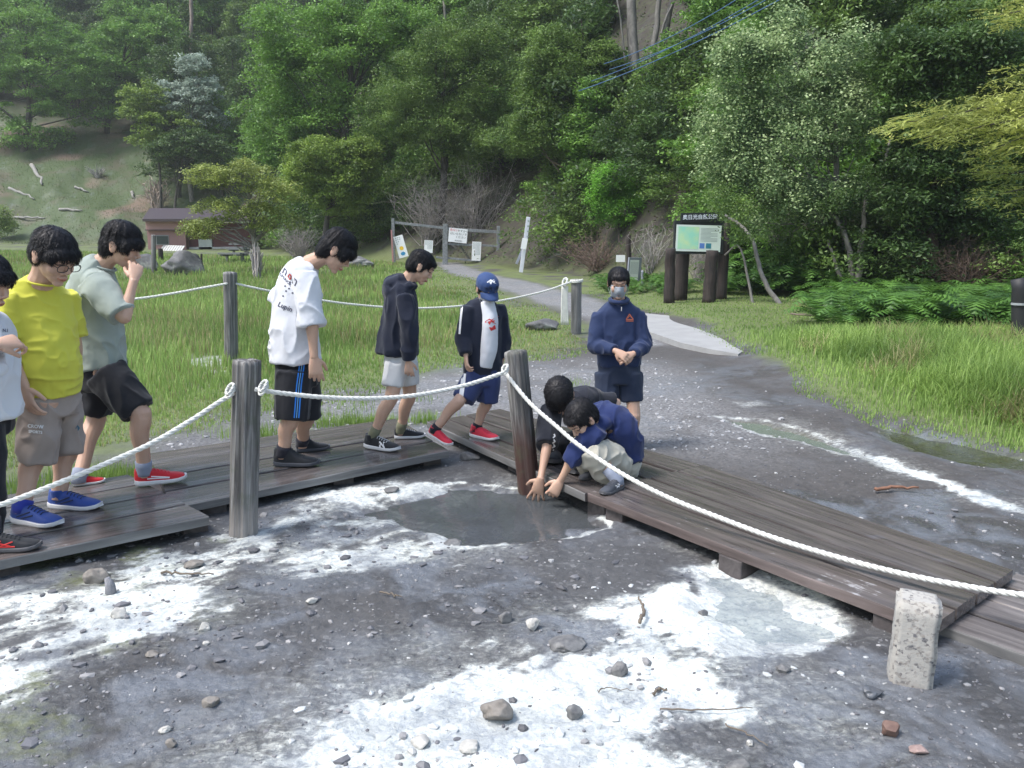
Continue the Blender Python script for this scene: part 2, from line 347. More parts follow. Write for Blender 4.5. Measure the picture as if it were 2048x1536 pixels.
def ground_material():
    m = NT('ground'); MATS['ground'] = m.m; v = m.coord()
    a1 = m.n('ShaderNodeSeparateColor'); m.l(m.attr('m1').outputs['Color'], a1.inputs[0])
    a2 = m.n('ShaderNodeSeparateColor'); m.l(m.attr('m2').outputs['Color'], a2.inputs[0])
    a3 = m.n('ShaderNodeSeparateColor'); m.l(m.attr('m3').outputs['Color'], a3.inputs[0])
    n1 = m.noise(v, 14, 8, .65); n2_ = m.noise(v, 70, 5, .7); n3_ = m.noise(v, 3, 5, .6)
    vo = m.n('ShaderNodeTexVoronoi'); vo.inputs['Scale'].default_value = 55; m.l(v, vo.inputs[0])
    vc = m.n('ShaderNodeSeparateColor'); m.l(vo.outputs['Color'], vc.inputs[0])
    mud = m.mix(n1, (.028, .028, .030), (.125, .126, .132)); mud = m.mix(m.ramp(m.noise(v, 1.1, 5, .6), [(.4, 0.), (.65, .6)]), mud, (.050, .046, .044))
    fleck = m.ramp(vc.outputs[0], [(.93, 0.), (.97, 1.)]); mud = m.mix(m.math('MULTIPLY', fleck, .22), mud, (.36, .36, .37))
    grav = m.mix(m.ramp(vc.outputs[1], [(0., 0.), (1., 1.)]), (.09, .09, .092), (.36, .36, .37)); grav = m.mix(m.math('MULTIPLY', n1, .5), grav, (.2, .2, .205))
    grass = m.mix(n1, (.07, .10, .025), (.19, .24, .08)); grass = m.mix(m.math('MULTIPLY', n3_, .5), grass, (.10, .095, .055))
    alg = m.mix(n2_, (.07, .085, .02), (.16, .17, .06))
    sy = m.n('ShaderNodeSeparateXYZ'); m.l(v, sy.inputs[0]); back = m.ramp(m.math('MULTIPLY', m.math('ADD', sy.outputs[1], m.math('MULTIPLY', sy.outputs[0], .8)), .1), [(.56, 0.), (.68, .65)]); mud = m.mix(back, mud, m.mix(n1, (.028, .024, .021), (.105, .092, .083)))
    c = m.mix(m.math('MULTIPLY', a2.outputs[1], .85), mud, grav); c = m.mix(a2.outputs[0], c, grass); c = m.mix(m.math('MULTIPLY', a1.outputs[2], m.ramp(n1, [(.35, 0.), (.6, 1.)])), c, alg)
    litter = m.mix(n1, (.014, .012, .011), (.055, .043, .034)); litter = m.mix(m.ramp(n3_, [(.45, 0.), (.62, 1.)]), litter, (.045, .055, .02))
    c = m.mix(a2.outputs[2], c, litter)
    slope = m.mix(n1, (.022, .045, .012), (.07, .105, .03)); red = m.mix(n2_, (.12, .085, .06), (.17, .125, .09))
    slope = m.mix(m.ramp(m.noise(v, .14, 3, .5), [(.56, 0.), (.64, 1.)]), slope, red)
    slope = m.mix(m.ramp(m.noise(v, .35, 4, .6), [(.5, 0.), (.66, .6)]), slope, (.09, .07, .05))
    c = m.mix(a3.outputs[0], c, slope)
    ns = m.noise(m.coord(scale=(9, 26, 9), rot=(0, 0, R(-38))), 1.0, 8, .72, 1.2); nh = m.noise(v, 34, 8, .75, .6)
    nsum = m.math('ADD', m.math('MULTIPLY', ns, .55), m.math('MULTIPLY', nh, .45))
    wn = m.math('ADD', a1.outputs[0], m.math('MULTIPLY', m.math('SUBTRACT', nsum, .5), 1.9))
    wf = m.ramp(wn, [(.10, 0.), (.34, .14), (.54, .50), (.72, .88), (.9, 1.)])
    wcol = m.mix(m.ramp(nh, [(.34, 0.), (.54, 1.)]), (.36, .40, .44), m.mix(n3_, (.70, .73, .75), (.70, .71, .60)))
    wf = m.math('MULTIPLY', wf, m.math('GREATER_THAN', a1.outputs[0], .02))
    c = m.mix(wf, c, wcol)
    film = m.math('MULTIPLY', a1.outputs[1], m.ramp(m.noise(v, 2.6, 7, .62, .8), [(.44, 0.), (.60, 1.)])); film = m.math('MULTIPLY', film, m.math('SUBTRACT', 1.0, a2.outputs[0])); c = m.mix(m.math('MULTIPLY', film, .6), c, (.21, .232, .27))
    m.col(c)
    wr = m.math('MULTIPLY', a1.outputs[1], m.ramp(n3_, [(.35, .4), (.6, 1.)]))
    m.rough(m.ramp(m.math('MAXIMUM', wr, film), [(0., .8), (1., .16)]))
    h = m.math('ADD', m.math('MULTIPLY', n1, .6), m.math('ADD', m.math('MULTIPLY', n2_, .5), m.math('MULTIPLY', nh, .5)))
    m.bump(h, .8, .012)
ground_material()
GROUND, HILL = build_ground()

def flat_poly(name, P, z, mat, kind='structure', n=1):
    # filled polygon with a rim a little below: water surface sheet
    f = [list(range(len(P)))]; v = [(p[0], p[1], z) for p in P]
    o = np_mesh(name, v, f, mat); o['kind'] = kind
    bpy.context.view_layer.update(); return o
def grow(P, d):
    c = P.mean(0); return P+(P-c)/np.linalg.norm(P-c, axis=1)[:, None]*d
def water(name, col, rough=.05, alpha=.85, rip=.15):
    m = NT(name); v = m.coord(); n = m.noise(v, 9, 3)
    m.col(m.mix(m.noise(v, 3, 5, .6), tuple(x*.7 for x in col), tuple(x*1.25 for x in col))); m.rough(rough); m.b.inputs['IOR'].default_value = 1.33
    m.bump(n, rip, .01)
    tr = m.n('ShaderNodeBsdfTransparent'); mx = m.n('ShaderNodeMixShader'); mx.inputs[0].default_value = alpha
    m.l(tr.outputs[0], mx.inputs[1]); m.l(m.b.outputs[0], mx.inputs[2]); m.l(mx.outputs[0], m.out.inputs[0]); return m.m
tag(flat_poly('pool_water', grow(POOL, .22), GZ-.045, water('water_pool', (.085, .094, .10), .04, .66, .3)), kind='structure')
tag(flat_poly('milky_water', grow(MILK, .16), GZ-.034, water('water_milk', (.30, .35, .37), .10, .42)), kind='structure')
tag(flat_poly('puddle_water', grow(PUD, .12), GZ-.034, water('water_pud', (.22, .27, .22), .1, .55)), kind='structure')
tag(flat_poly('puddle_water', grow(PUD2, .14), GZ-.036, water('water_pud2', (.06, .066, .035), .08, .45)), kind='structure')
# concrete slab path
SL = [G(*p)[:2] for p in [(1262, 630), (1368, 641), (1398, 660), (1440, 682), (1492, 708), (1476, 718), (1420, 708), (1360, 694), (1300, 672), (1255, 650)]]
slab = MB(); n = len(SL); top = [(p[0], p[1], GZ+.07) for p in SL]; bot = [(p[0], p[1], GZ-.1) for p in SL]
slab.add(top+bot, [list(range(n))[::-1]]+[[i, (i+1) % n, n+(i+1) % n, n+i] for i in range(n)])
o = slab.build('concrete_path', plain('slab', (.30, .30, .30), .9, .25, 3, .5, .01)); o['kind'] = 'structure'

# ================= gravel and pebbles =================
def rock_mesh(rng, n=1, sub=1):
    bpy_v = [(0, 0, 1), (0, 0, -1)]+[(math.cos(a), math.sin(a), h) for k, h in enumerate((.5, -.5)) for a in np.linspace(0, 2*math.pi, 6)[:-1]+k*.6]
    v = np.array(bpy_v); f = []
    a, b = 2, 7
    for j in range(5):
        j1 = (j+1) % 5; f += [[0, a+j, a+j1], [1, b+j1, b+j], [a+j, b+j, a+j1], [a+j1, b+j, b+j1]]
    return v, np.array(f)
def scatter_rocks(name, pts, size, mat, seed, flat=.6, label=None):
    rng = np.random.RandomState(seed); v0, f0 = rock_mesh(rng); N = len(pts); k = len(v0)
    sc = size[:, None, None]*rng.uniform(.7, 1.3, (N, 1, 3))*np.array([1, .8, flat])
    v = v0[None]*(1+rng.uniform(-.34, .34, (N, k, 1)))*sc
    a = rng.uniform(0, 6.28, N); c, s = np.cos(a), np.sin(a)
    x = v[..., 0]*c[:, None]-v[..., 1]*s[:, None]; y = v[..., 0]*s[:, None]+v[..., 1]*c[:, None]
    v = np.stack([x, y, v[..., 2]], -1)+pts[:, None]
    f = (f0[None]+(np.arange(N)*k)[:, None, None]).reshape(-1, 3)
    o = np_mesh(name, v.reshape(-1, 3), f, mat, smooth=False); return o
def gravelmat():
    m = NT('gravel'); g = m.n('ShaderNodeNewGeometry'); v = m.coord()
    c = m.ramp(g.outputs['Random Per Island'], [(0., (.06, .06, .065)), (.4, (.15, .15, .165)), (.7, (.24, .235, .24)), (.92, (.38, .37, .37)), (1., (.62, .62, .6))])
    m.col(m.mix(m.math('MULTIPLY', m.noise(v, 60, 4), .6), c, (.1, .1, .11))); m.rough(.6); m.bump(m.noise(v, 90, 3), .4, .004); return m.m
GM = gravelmat()
rng = np.random.RandomState(5)
N = 11000; yy = 2.2+rng.rand(N)**1.3*6.2; xx = (rng.rand(N)-.5)*2*(yy*.72)
w_, wet_, alg_, gr_, gv_ = masks(xx, yy)
keep = (sdist(xx, yy, POOL) < .03) & (sdist(xx, yy, MILK) < 0) & (gr_ < .5) & (rng.rand(N) < np.where(w_ > .55, .16, .4+.6*n2(xx*2, yy*2, 2)))
xx, yy = xx[keep], yy[keep]
sz = .0025+.008*rng.rand(len(xx))**4+.008*(rng.rand(len(xx)) < .02)
tag(scatter_rocks('pebbles', np.stack([xx, yy, ground_z(xx, yy)+sz*.05], 1), sz, GM, 3), kind='stuff')
N = 14000; yy = 6.2+rng.rand(N)**1.5*13; xx = (rng.rand(N)-.5)*2*6
w_, wet_, alg_, gr_, gv_ = masks(xx, yy); keep = (rng.rand(N) < gv_*.6+.01) & (gr_ < .6) & (yy < 19)
xx, yy = xx[keep], yy[keep]; sz = (.008+.014*rng.rand(len(xx))**2)
GM2 = plain('gravel_pale', (.36, .36, .37), .8, .5, 9, .4, .004)
tag(scatter_rocks('gravel', np.stack([xx, yy, ground_z(xx, yy)+sz*.15], 1), sz, GM2, 4), kind='stuff')

def rock(name, px, py, wpx, hpx, mat, label, seed=0, flat=None, cat='rock', group=None, z0=None, dark=0):
    b = T(px, py) if z0 is None else G(px, py, z0); s = wpx/2/pxm(b[1]); h = hpx/pxm(b[1])
    import bmesh
    bm = bmesh.new(); bmesh.ops.create_icosphere(bm, subdivisions=4, radius=1); v = np.array([p.co[:] for p in bm.verts])
    sd_ = v*1.4+seed*7.7; d = 1+.55*(n3(sd_)-.5)+.25*(n3(sd_*2.7)-.5)+.09*(n3(sd_*8)-.5)
    # facet: clip against random planes
    rg = np.random.RandomState(seed+11)
    v = v*d[:, None]
    for _ in range(9):
        nrm = rg.normal(size=3); nrm /= np.linalg.norm(nrm); dd = v @ nrm; lim = rg.uniform(.6, .85); over = np.maximum(0, dd-lim); v -= over[:, None]*nrm*.85
    v *= np.array([s, s*.85, h*.62]); v[:, 2] += h*.32
    for p, c in zip(bm.verts, v): p.co = c
    me = bpy.data.meshes.new(name); bm.to_mesh(me); bm.free(); me.materials.append(mat); me.polygons.foreach_set('use_smooth', [True]*len(me.polygons))
    o = bpy.data.objects.new(name, me); o.location = (b[0], b[1], float(ground_z(np.array([b[0]]), np.array([b[1]]))[0])); link(o)
    o.rotation_euler = (0, 0, rg.uniform(-.4, .4)); return tag(o, label, cat, group)
def stonemat(name, dark, light, rough=.75, sc=6, lichen=None):
    if name in MATS: return MATS[name]
    m = NT(name); v = m.coord(); n = m.noise(v, sc, 8, .65); c = m.ramp(n, [(.3, dark), (.7, light)])
    if lichen: c = m.mix(m.ramp(m.noise(v, sc*.7, 6, .7), [(.55, 0.), (.62, .9)]), c, lichen)
    m.col(c); m.rough(rough); m.bump(m.noise(v, sc*5, 6, .7), .6, .02*3/sc); MATS[name] = m.m; return m.m
SG = stonemat('stone_grey', (.07, .07, .075), (.24, .235, .23), .6, 20)
SP = stonemat('stone_pale', (.3, .29, .27), (.6, .58, .54), .7, 22)
SB = stonemat('stone_brown', (.13, .115, .10), (.30, .275, .25), .75, 18)
SBIG = stonemat('boulder', (.06, .06, .065), (.2, .2, .205), .85, 2.2, (.26, .27, .25))
rock('boulder', 372, 549, 90, 46, SBIG, 'big grey angular boulder in the meadow before the pink house', 3)
rock('boulder', 292, 541, 60, 34, SBIG, 'grey boulder half hidden behind the boy in the sage T-shirt', 5)
rock('rock', 1085, 660, 66, 26, SBIG, 'low dark rock in the grass beside the roped post', 8)
rock('rock', 718, 533, 70, 20, SBIG, 'low mossy rock on the bank behind the boy in the printed T-shirt', 9)
rock('river_stone', 1744, 1394, 50, 24, stonemat('stone_wet', (.05, .055, .065), (.14, .15, .17), .22, 9), 'smooth wet blue-grey river stone beside the concrete post', 2)
rock('rock', 938, 917, 44, 16, SG, 'flat grey stone in the mud between the two boardwalks', 4)
rock('rock', 785, 983, 34, 9, SG, 'thin flat slab stone on the mud left of the pool', 6)
rock('rock', 388, 1137, 44, 15, SB, 'brown domed stone sitting in the pale milky puddle', 7)
rock('rock', 196, 1166, 54, 30, SB, 'lumpy pinkish pale rock under the boardwalk by the stump', 12)
rock('rock', 238, 1240, 38, 20, SP, 'rounded whitish stone in the yellow-white crust below the stump', 14)
rock('rock', 1000, 1440, 74, 50, SB, 'rugged brown and grey rock in the bright white crust', 21)
rock('rock', 1237, 1360, 42, 30, SG, 'square grey stone in the white crust right of the rugged brown rock', 22)
rock('rock', 1150, 1440, 40, 30, SG, 'grey stone with flat top in the white crust, nearest the photo bottom middle', 23)
rock('rock', 1010, 1245, 34, 22, SG, 'grey stone at the upper edge of the white crust', 24)
rock('rock', 1066, 1262, 34, 24, SP, 'pale round stone just right of another at the upper edge of the crust', 25)
rock('rock', 1130, 1300, 90, 22, SG, 'long low grey stone along the upper rim of the white crust', 26)
rock('rock', 906, 1087, 44, 12, SG, 'flat dark stone at the front rim of the pool', 27)
rock('rock', 410, 1263, 28, 18, SP, 'pale pointed stone on grey mud below the crust', 28)
rock('rock', 413, 1292, 15, 9, SP, 'tiny pale pebble just below the pointed stone', 29)
rock('rock', 623, 1218, 28, 11, SP, 'smooth whitish oval stone on dark mud in the middle', 30)
rock('rock', 303, 1312, 28, 10, SB, 'small tan stone on grey mud below the yellow crust', 31)
rock('rock', 420, 1418, 42, 24, SB, 'tan flaky rock on the grey mud at lower left', 32)
rock('rock', 330, 1466, 26, 14, SP, 'small pale stone above a pair of brown ones at lower left', 33)
rock('rock', 342, 1495, 24, 16, SB, 'brown round stone at lower left, nearest the camera', 34)
rock('rock', 1780, 1478, 46, 34, stonemat('stone_red', (.09, .05, .04), (.22, .14, .11), .6, 20), 'dark red porous rock at lower right', 35)
rock('rock', 1835, 1510, 44, 14, stonemat('stone_pink', (.2, .13, .12), (.4, .3, .27), .6, 20), 'flat pinkish stone at lower right by the dark red rock', 36)
rock('rock', 1568, 1350, 34, 14, SG, 'small flat grey stone left of the blue-grey river stone', 37)
rock('rock', 1478, 1552, 60, 30, SG, 'grey stone cut by the lower photo edge', 38)
rock('rock', 840, 1490, 52, 18, SP, 'pale grey lump breaking through the white crust at bottom left', 39)
rock('rock', 940, 1510, 50, 18, SP, 'pale grey lump in the white crust left of middle at the bottom', 40)
rock('rock', 1405, 1225, 22, 12, SG, 'grey pebble by the snapped twig in the crust', 41)
rock('rock', 1500, 1490, 20, 12, SP, 'little pale stone on dark mud at the bottom', 42)
rock('rock', 1130, 1009, 16, 11, SP, 'pale stone poking out of the pool by the hands', 43, z0=GZ-.02)
rng = np.random.RandomState(12)
# uncountable mid size stones of the crust and mud
N = 1300; yy = 2.3+rng.rand(N)*2.6; xx = (rng.rand(N)-.5)*2*yy*.68; k = (sdist(xx, yy, POOL) < -.1) & (sdist(xx, yy, MILK) < -.02) & (rng.rand(N) < sstep(.35, .6, fbm(xx*1.6, yy*1.6, 2, 4)))
xx, yy = xx[k], yy[k]; sz = .006+.022*rng.rand(len(xx))**4
tag(scatter_rocks('pebbles', np.stack([xx, yy, ground_z(xx, yy)+sz*.05], 1), sz, GM, 6), kind='stuff')
N = 5200; yy = 2.25+rng.rand(N)*2.6; xx = (rng.rand(N)-.5)*2*yy*.68; s2 = sdist(xx, yy, PW2); k = (s2 > -.35) & (rng.rand(N) < .03+.4*sstep(.5, .68, fbm(xx*2.2, yy*2.2, 3, 3))); xx, yy = xx[k], yy[k]
sz = .004+.020*rng.rand(len(xx))**3.5; PALE = NT('pale_gravel'); g_ = PALE.n('ShaderNodeNewGeometry'); PALE.col(PALE.mix(PALE.noise(PALE.coord(), 50, 4), PALE.ramp(g_.outputs['Random Per Island'], [(0., (.16, .17, .19)), (.5, (.36, .37, .38)), (1., (.62, .64, .64))]), (.5, .52, .52))); PALE.rough(.7)
tag(scatter_rocks('pebbles', np.stack([xx, yy, ground_z(xx, yy)+sz*.0], 1), sz, PALE.m, 8), kind='stuff')
def twig(pts, r, label, mat, z=.012, name='twig', cat='twig', wob=.004):
    P = np.array([G(*p) for p in pts]); P[:, 2] = ground_z(P[:, 0], P[:, 1])+z+r
    t = np.linspace(0, 1, 14); Q = np.stack([np.interp(t, np.linspace(0, 1, len(P)), P[:, k]) for k in range(3)], 1); Q += np.random.RandomState(len(label)).normal(size=Q.shape)*wob
    mb = MB(); mb.tube(Q, [r, r*.9, r*.5], 6); return tag(mb.build(name, mat, smooth=True), label, cat)
TW = plain('twig', (.16, .13, .10), .8, .4, 30)
twig([(1320, 1428), (1400, 1430), (1505, 1424)], .003, 'long thin straight twig lying on the right of the white crust', TW, wob=.0015)
twig([(1450, 1458), (1490, 1470), (1535, 1498)], .003, 'thin pale twig on dark mud at the bottom right', TW)
twig([(1282, 1262), (1287, 1235), (1276, 1210)], .008, 'short snapped twig standing out of the white crust', TW, .02)
twig([(325, 1154), (360, 1157), (428, 1155)], .006, 'straight grey stick floating in the milky puddle', TW)
twig([(1752, 984), (1790, 981), (1835, 985)], .012, 'reddish brown stick lying on dark sand behind the boardwalk', plain('twig_red', (.22, .11, .07), .8, .3, 20), .02)
twig([(1195, 1392), (1210, 1384), (1270, 1390)], .0022, 'dark little twig amid the stones of the crust', TW)
twig([(760, 1198), (790, 1204), (803, 1206)], .004, 'pale twig on dark mud near the middle', TW)
twig([(1305, 1398), (1320, 1388), (1335, 1397)], .005, 'short bent twig left of the long straight one', TW)
twig([(1580, 650), (1640, 655), (1740, 668), (1760, 672)], .02, 'long brown stick along the front of the ferns', TW, .05)
# stump stub
b = G(222, 1190); mb = MB(); mb.tube([b+(0, 0, -.03), b+(0, .0, .05), b+(-.012, 0, .085)], [.030, .022, .012], 7); 
tag(mb.build('wooden_stub', plain('stubwood', (.25, .25, .27), .8, .5, 25, .8, .01), smooth=True), 'weathered grey broken stake stub standing in the crust before the boardwalk', 'stump')
# ================= BOARDWALK =================
WD = woodmat('deck_wood', (.058, .050, .049), (.20, .174, .168), .22, (1.0, 16, 16), bump=.5)
WDP = woodmat('deck_wood_stained', (.058, .048, .046), (.21, .178, .17), .24, (1.0, 16, 16), stain=(.46, .45, .46), stain_at=.585)
WDL = woodmat('deck_wood_pale', (.06, .05, .048), (.32, .29, .28), .5, (1.0, 14, 14), stain=(.36, .34, .33), stain_at=.58)
WEDGE = woodmat('edge_wood', (.10, .10, .102), (.34, .335, .33), .6, (1.0, 14, 14))
WBLK = woodmat('block_wood', (.05, .042, .042), (.16, .14, .14), .7, (3, 10, 10))
def plank(parent, q, z, th, mat, seed, edge=None):
    """q: four xy corners (front start, front end, back end, back start)"""
    q = np.array(q, float); o0 = q[0]; d = q[1]-q[0]; ang = math.atan2(d[1], d[0]); c, s = math.cos(-ang), math.sin(-ang)
    L = np.array([((p-o0)[0]*c-(p-o0)[1]*s, (p-o0)[0]*s+(p-o0)[1]*c) for p in q])
    nx, ny = 40, 6; rg = np.random.RandomState(seed); v = []; f = []
    def P(u, w): return (L[0]*(1-u)+L[1]*u)*(1-w)+(L[3]*(1-u)+L[2]*u)*w
    prof = [(0, -th), (0, -.006), (.012, 0), (.3, .002), (.7, .001), (.988, 0), (1, -.006), (1, -th)]
    ph = rg.uniform(0, 50)
    for i in range(nx+1):
        u = i/nx
        for k, (w, dz) in enumerate(prof):
            p = P(u, w); wob = (n2(u*9+ph, k*.7, 1)-.5)*.006; wear = -.010*max(0, n2(u*23+ph, 3.3, 2)-.66)*3 if k in (1, 2) else 0
            v.append((p[0], p[1]+(wob if w in (0, 1) else 0)-wear*.4*(1 if w < .5 else -1), dz+wear*.5+(n2(u*4+ph, 9, 3)-.5)*.006*(dz > -th)))
    m = len(prof)
    f = [[i*m+k, (i+1)*m+k, (i+1)*m+k+1, i*m+k+1] for i in range(nx) for k in range(m-1)]
    f += [[i*m, i*m+m-1, (i+1)*m+m-1, (i+1)*m] for i in range(nx)]
    f += [list(range(m)), [nx*m+k for k in range(m)][::-1]]
    o = np_mesh('plank', v, f, mat, parent)
    if edge: o.data.materials.append(edge); [setattr(o.data.polygons[i*(m-1)+k], 'material_index', 1) for i in range(nx) for k in (0, 1)]
    o.location = (o0[0], o0[1], z); o.rotation_euler = (0, 0, ang); return o
def deck(label, q, z, n=4, th=.05, mats=None, blocks=(), seed=0, skewgap=.022, edge=None):
    q = [np.array(p[:2], float) for p in q]; root = empty('boardwalk_section', (q[0][0], q[0][1], 0)); tag(root, label, 'boardwalk', 'boardwalk sections around the hot spring')
    inv = -np.array([q[0][0], q[0][1]])
    for k in range(n):
        wv = np.linalg.norm(q[3]-q[0]); g = skewgap/wv/2
        a, b = k/n+g*(k > 0), (k+1)/n-g*(k < n-1)
        quad = [q[0]+(q[3]-q[0])*a, q[1]+(q[2]-q[1])*a, q[1]+(q[2]-q[1])*b, q[0]+(q[3]-q[0])*b]
        plank(root, [p+inv for p in quad], z+random.Random(seed*9+k).uniform(-.003, .003), th, (mats or [WD]*n)[k], seed*10+k, (edge or WEDGE) if k == 0 else None)
    for (px, py) in blocks:
        p = G(px, py, z-th); dr = (q[1]-q[0]); dr /= np.linalg.norm(dr); nn = (q[3]-q[0]); nn /= np.linalg.norm(nn)
        ang = math.atan2(nn[1], nn[0]); mb = MB(); L = np.linalg.norm(q[3]-q[0])*.92
        gz = GZ-.08; h = z-th-.003-gz
        c = p[:2]+nn*(L/2+.03)
        mb.box((0, 0, 0), (L, .14, h)); o = mb.build('sleeper', WBLK, root, bevel=.006); o.location = (c[0]+inv[0], c[1]+inv[1], gz+h/2); o.rotation_euler = (0, 0, ang)
    return root
g = lambda x, y, z=.22: G(x, y, z)[:2]
A1 = g(418, 1033); A0 = g(0, 1120); dA = (A1-A0)/np.linalg.norm(A1-A0); nA = np.array([-dA[1], dA[0]])
deck('long dark boardwalk section under the blue and red shoes at the left edge', [A0-dA*1.6, A1, A1+nA*1.16-dA*.12, A0-dA*1.6+nA*1.16], .222, 4, mats=[WDP, WD, WD, WD], blocks=[(395, 1046), (8, 1135), (-200, 1190)], seed=1)
B0 = g(345, 1014); B1 = g(897, 900)
deck('boardwalk section under the dark shoes between the two front posts', [B0, B1, g(790, 836), g(296, 905)], .218, 4, mats=[WEDGE if False else WD]*4, blocks=[(430, 1012), (690, 955), (868, 916)], seed=2)
deck('short boardwalk section where the boys crouch, beside the pool', [g(854, 844), g(1170, 988), g(1404, 931), g(1000, 818)], .221, 4, mats=[WD, WD, WD, WD], blocks=[(1022, 928), (1185, 1003)], seed=3)
deck('long dark boardwalk section running right under the thick white rope', [g(1175, 987), g(1868, 1252), g(2026, 1140), g(1408, 930)], .224, 4, mats=[WDP, WD, WD, WD], blocks=[(1220, 1020), (1452, 1118), (1770, 1240)], seed=4, edge=woodmat('edge_brown', (.06, .045, .042), (.25, .2, .19), .6, (1, 14, 14)))
E0 = g(1874, 1246, .16); E1 = g(2048, 1308, .16); Eb = g(2034, 1146, .16); dE = (E1-E0)/np.linalg.norm(E1-E0)
deck('pale worn boardwalk section at the right edge, a step lower', [E0, E0+dE*2.2, Eb+dE*2.0, Eb], .16, 4, mats=[WDL]*4, blocks=[(1965, 1298), (2300, 1400)], seed=5)

# ================= POSTS =================
WPOST = woodmat('post_wood', (.06, .058, .06), (.40, .39, .39), .75, (20, 20, 1.1), bump=.8, bd=.006)
def post(base, top, r, label, name='rope_post', mat=None, cat='post', group=None, red=0, rough=.01, foot=True):
    base = np.array(base, float); top = np.array(top, float); ax = top-base; L = np.linalg.norm(ax); nr, na = 46, 56; v = []
    sd_ = hash(label) % 97
    sd_ = sum(map(ord, label)) % 97
    for i in range(nr+1):
        u = i/nr
        for j in range(na):
            a = 2*math.pi*j/na; ca, sa = math.cos(a), math.sin(a)
            v.append([ca, sa, u])
    v = np.array(v); q = np.stack([v[:, 0]*5+sd_, v[:, 1]*5, v[:, 2]*1.2*L/.9], 1); q2 = np.stack([v[:, 0]*9+sd_, v[:, 1]*9, v[:, 2]*.9], 1)
    rr = r*(1+.05*(n3(q*np.array([.4, .4, 1]))-.5)*2)-rough*sstep(.55, .8, n3(q2))-rough*.4*n3(q2*2.3)
    rr *= np.where(v[:, 2] > .985, .965, 1)*np.where(v[:, 2] < .05, 1.03, 1)
    P = np.stack([v[:, 0]*rr, v[:, 1]*rr, v[:, 2]*L+(v[:, 2] > .99)*(n3(q*3)-.5)*.012-(v[:, 2] == 0)*.12], 1)
    f = [[i*na+j, i*na+(j+1) % na, (i+1)*na+(j+1) % na, (i+1)*na+j] for i in range(nr) for j in range(na)]
    # domed top rings
    k0 = len(P); ring = P[nr*na:(nr+1)*na]; extra = []
    for s_, dz in ((.7, .006), (.35, .009)):
        extra.append(ring*np.array([s_, s_, 1])+np.array([0, 0, dz]))
    P = np.concatenate([P]+extra+[np.array([[0, 0, L+.01]])])
    b = nr*na
    for t_ in range(2):
        f += [[b+j, b+(j+1) % na, k0+t_*na+(j+1) % na, k0+t_*na+j] for j in range(na)]; b = k0+t_*na
    f += [[b+j, b+(j+1) % na, len(P)-1] for j in range(na)]
    o = np_mesh(name, P, f, mat or WPOST, None, smooth=True); o.location = tuple(base)
    o.rotation_euler = Vector(ax).to_track_quat('Z', 'Y').to_euler(); 
    return tag(o, label, cat, group)
def postmat(name, red):
    m = NT(name); v = m.coord(scale=(20, 20, 1.0), rnd=True); v2 = m.coord(); g_ = m.noise(v, 1.5, 6, .62, .8)
    c = m.ramp(g_, [(.34, (.022, .020, .021)), (.50, (.12, .115, .112)), (.72, (.36, .35, .34))])
    sx = m.n('ShaderNodeSeparateXYZ'); m.l(v2, sx.inputs[0]); b = m.noise(v2, 9, 5)
    top = m.ramp(m.math('ADD', sx.outputs[2], m.math('MULTIPLY', b, .1)), [(.86, 0.), (.93, 1.)])
    if red:
        low = m.ramp(m.math('ADD', sx.outputs[2], m.math('MULTIPLY', m.noise(m.coord(scale=(9, 9, 1)), 2, 4), .25)), [(.42, 1.), (.62, 0.)])
        c = m.mix(m.math('MULTIPLY', low, .85), c, (.055, .018, .012))
    else:
        low = m.ramp(m.math('ADD', sx.outputs[2], m.math('MULTIPLY', m.noise(m.coord(scale=(9, 9, 1)), 2, 4), .2)), [(.16, 1.), (.30, 0.)])
        c = m.mix(m.math('MULTIPLY', low, .7), c, (.33, .30, .28))
    c = m.mix(m.math('MULTIPLY', m.ramp(b, [(.52, 0.), (.66, 1.)]), .35), c, (.08, .10, .055))
    m.col(c); m.rough(.75); m.bump(g_, .8, .006); return m.m
P1b = G(487, 1068); P1t = W(493, 722, P1b[1]+.02); P2b = G(1058, 980, GZ-.03); P2t = W(1031, 703, P2b[1]+.05)
POST_A = post(P1b, P1t, .078, 'thick weathered grey log post standing in the white crust, nearest rope post', mat=postmat('post_a', 0), group='rope posts')
POST_B = post(P2b, P2t, .076, 'leaning log post with wet red-brown lower half, standing in the pool', mat=postmat('post_b', 1), group='rope posts')
P3b = T(463, 728); P3t = W(460, 545, P3b[1]); P4b = T(1152, 668); P4t = W(1153, 560, P4b[1])
post(P3b, P3t, .088, 'grey round post in the meadow behind the nearest rope post', mat=WPOST, group='rope posts')
post(P4b, P4t, .09, 'grey post by the gravel path with a white rope knot on top', mat=WPOST, group='rope posts')

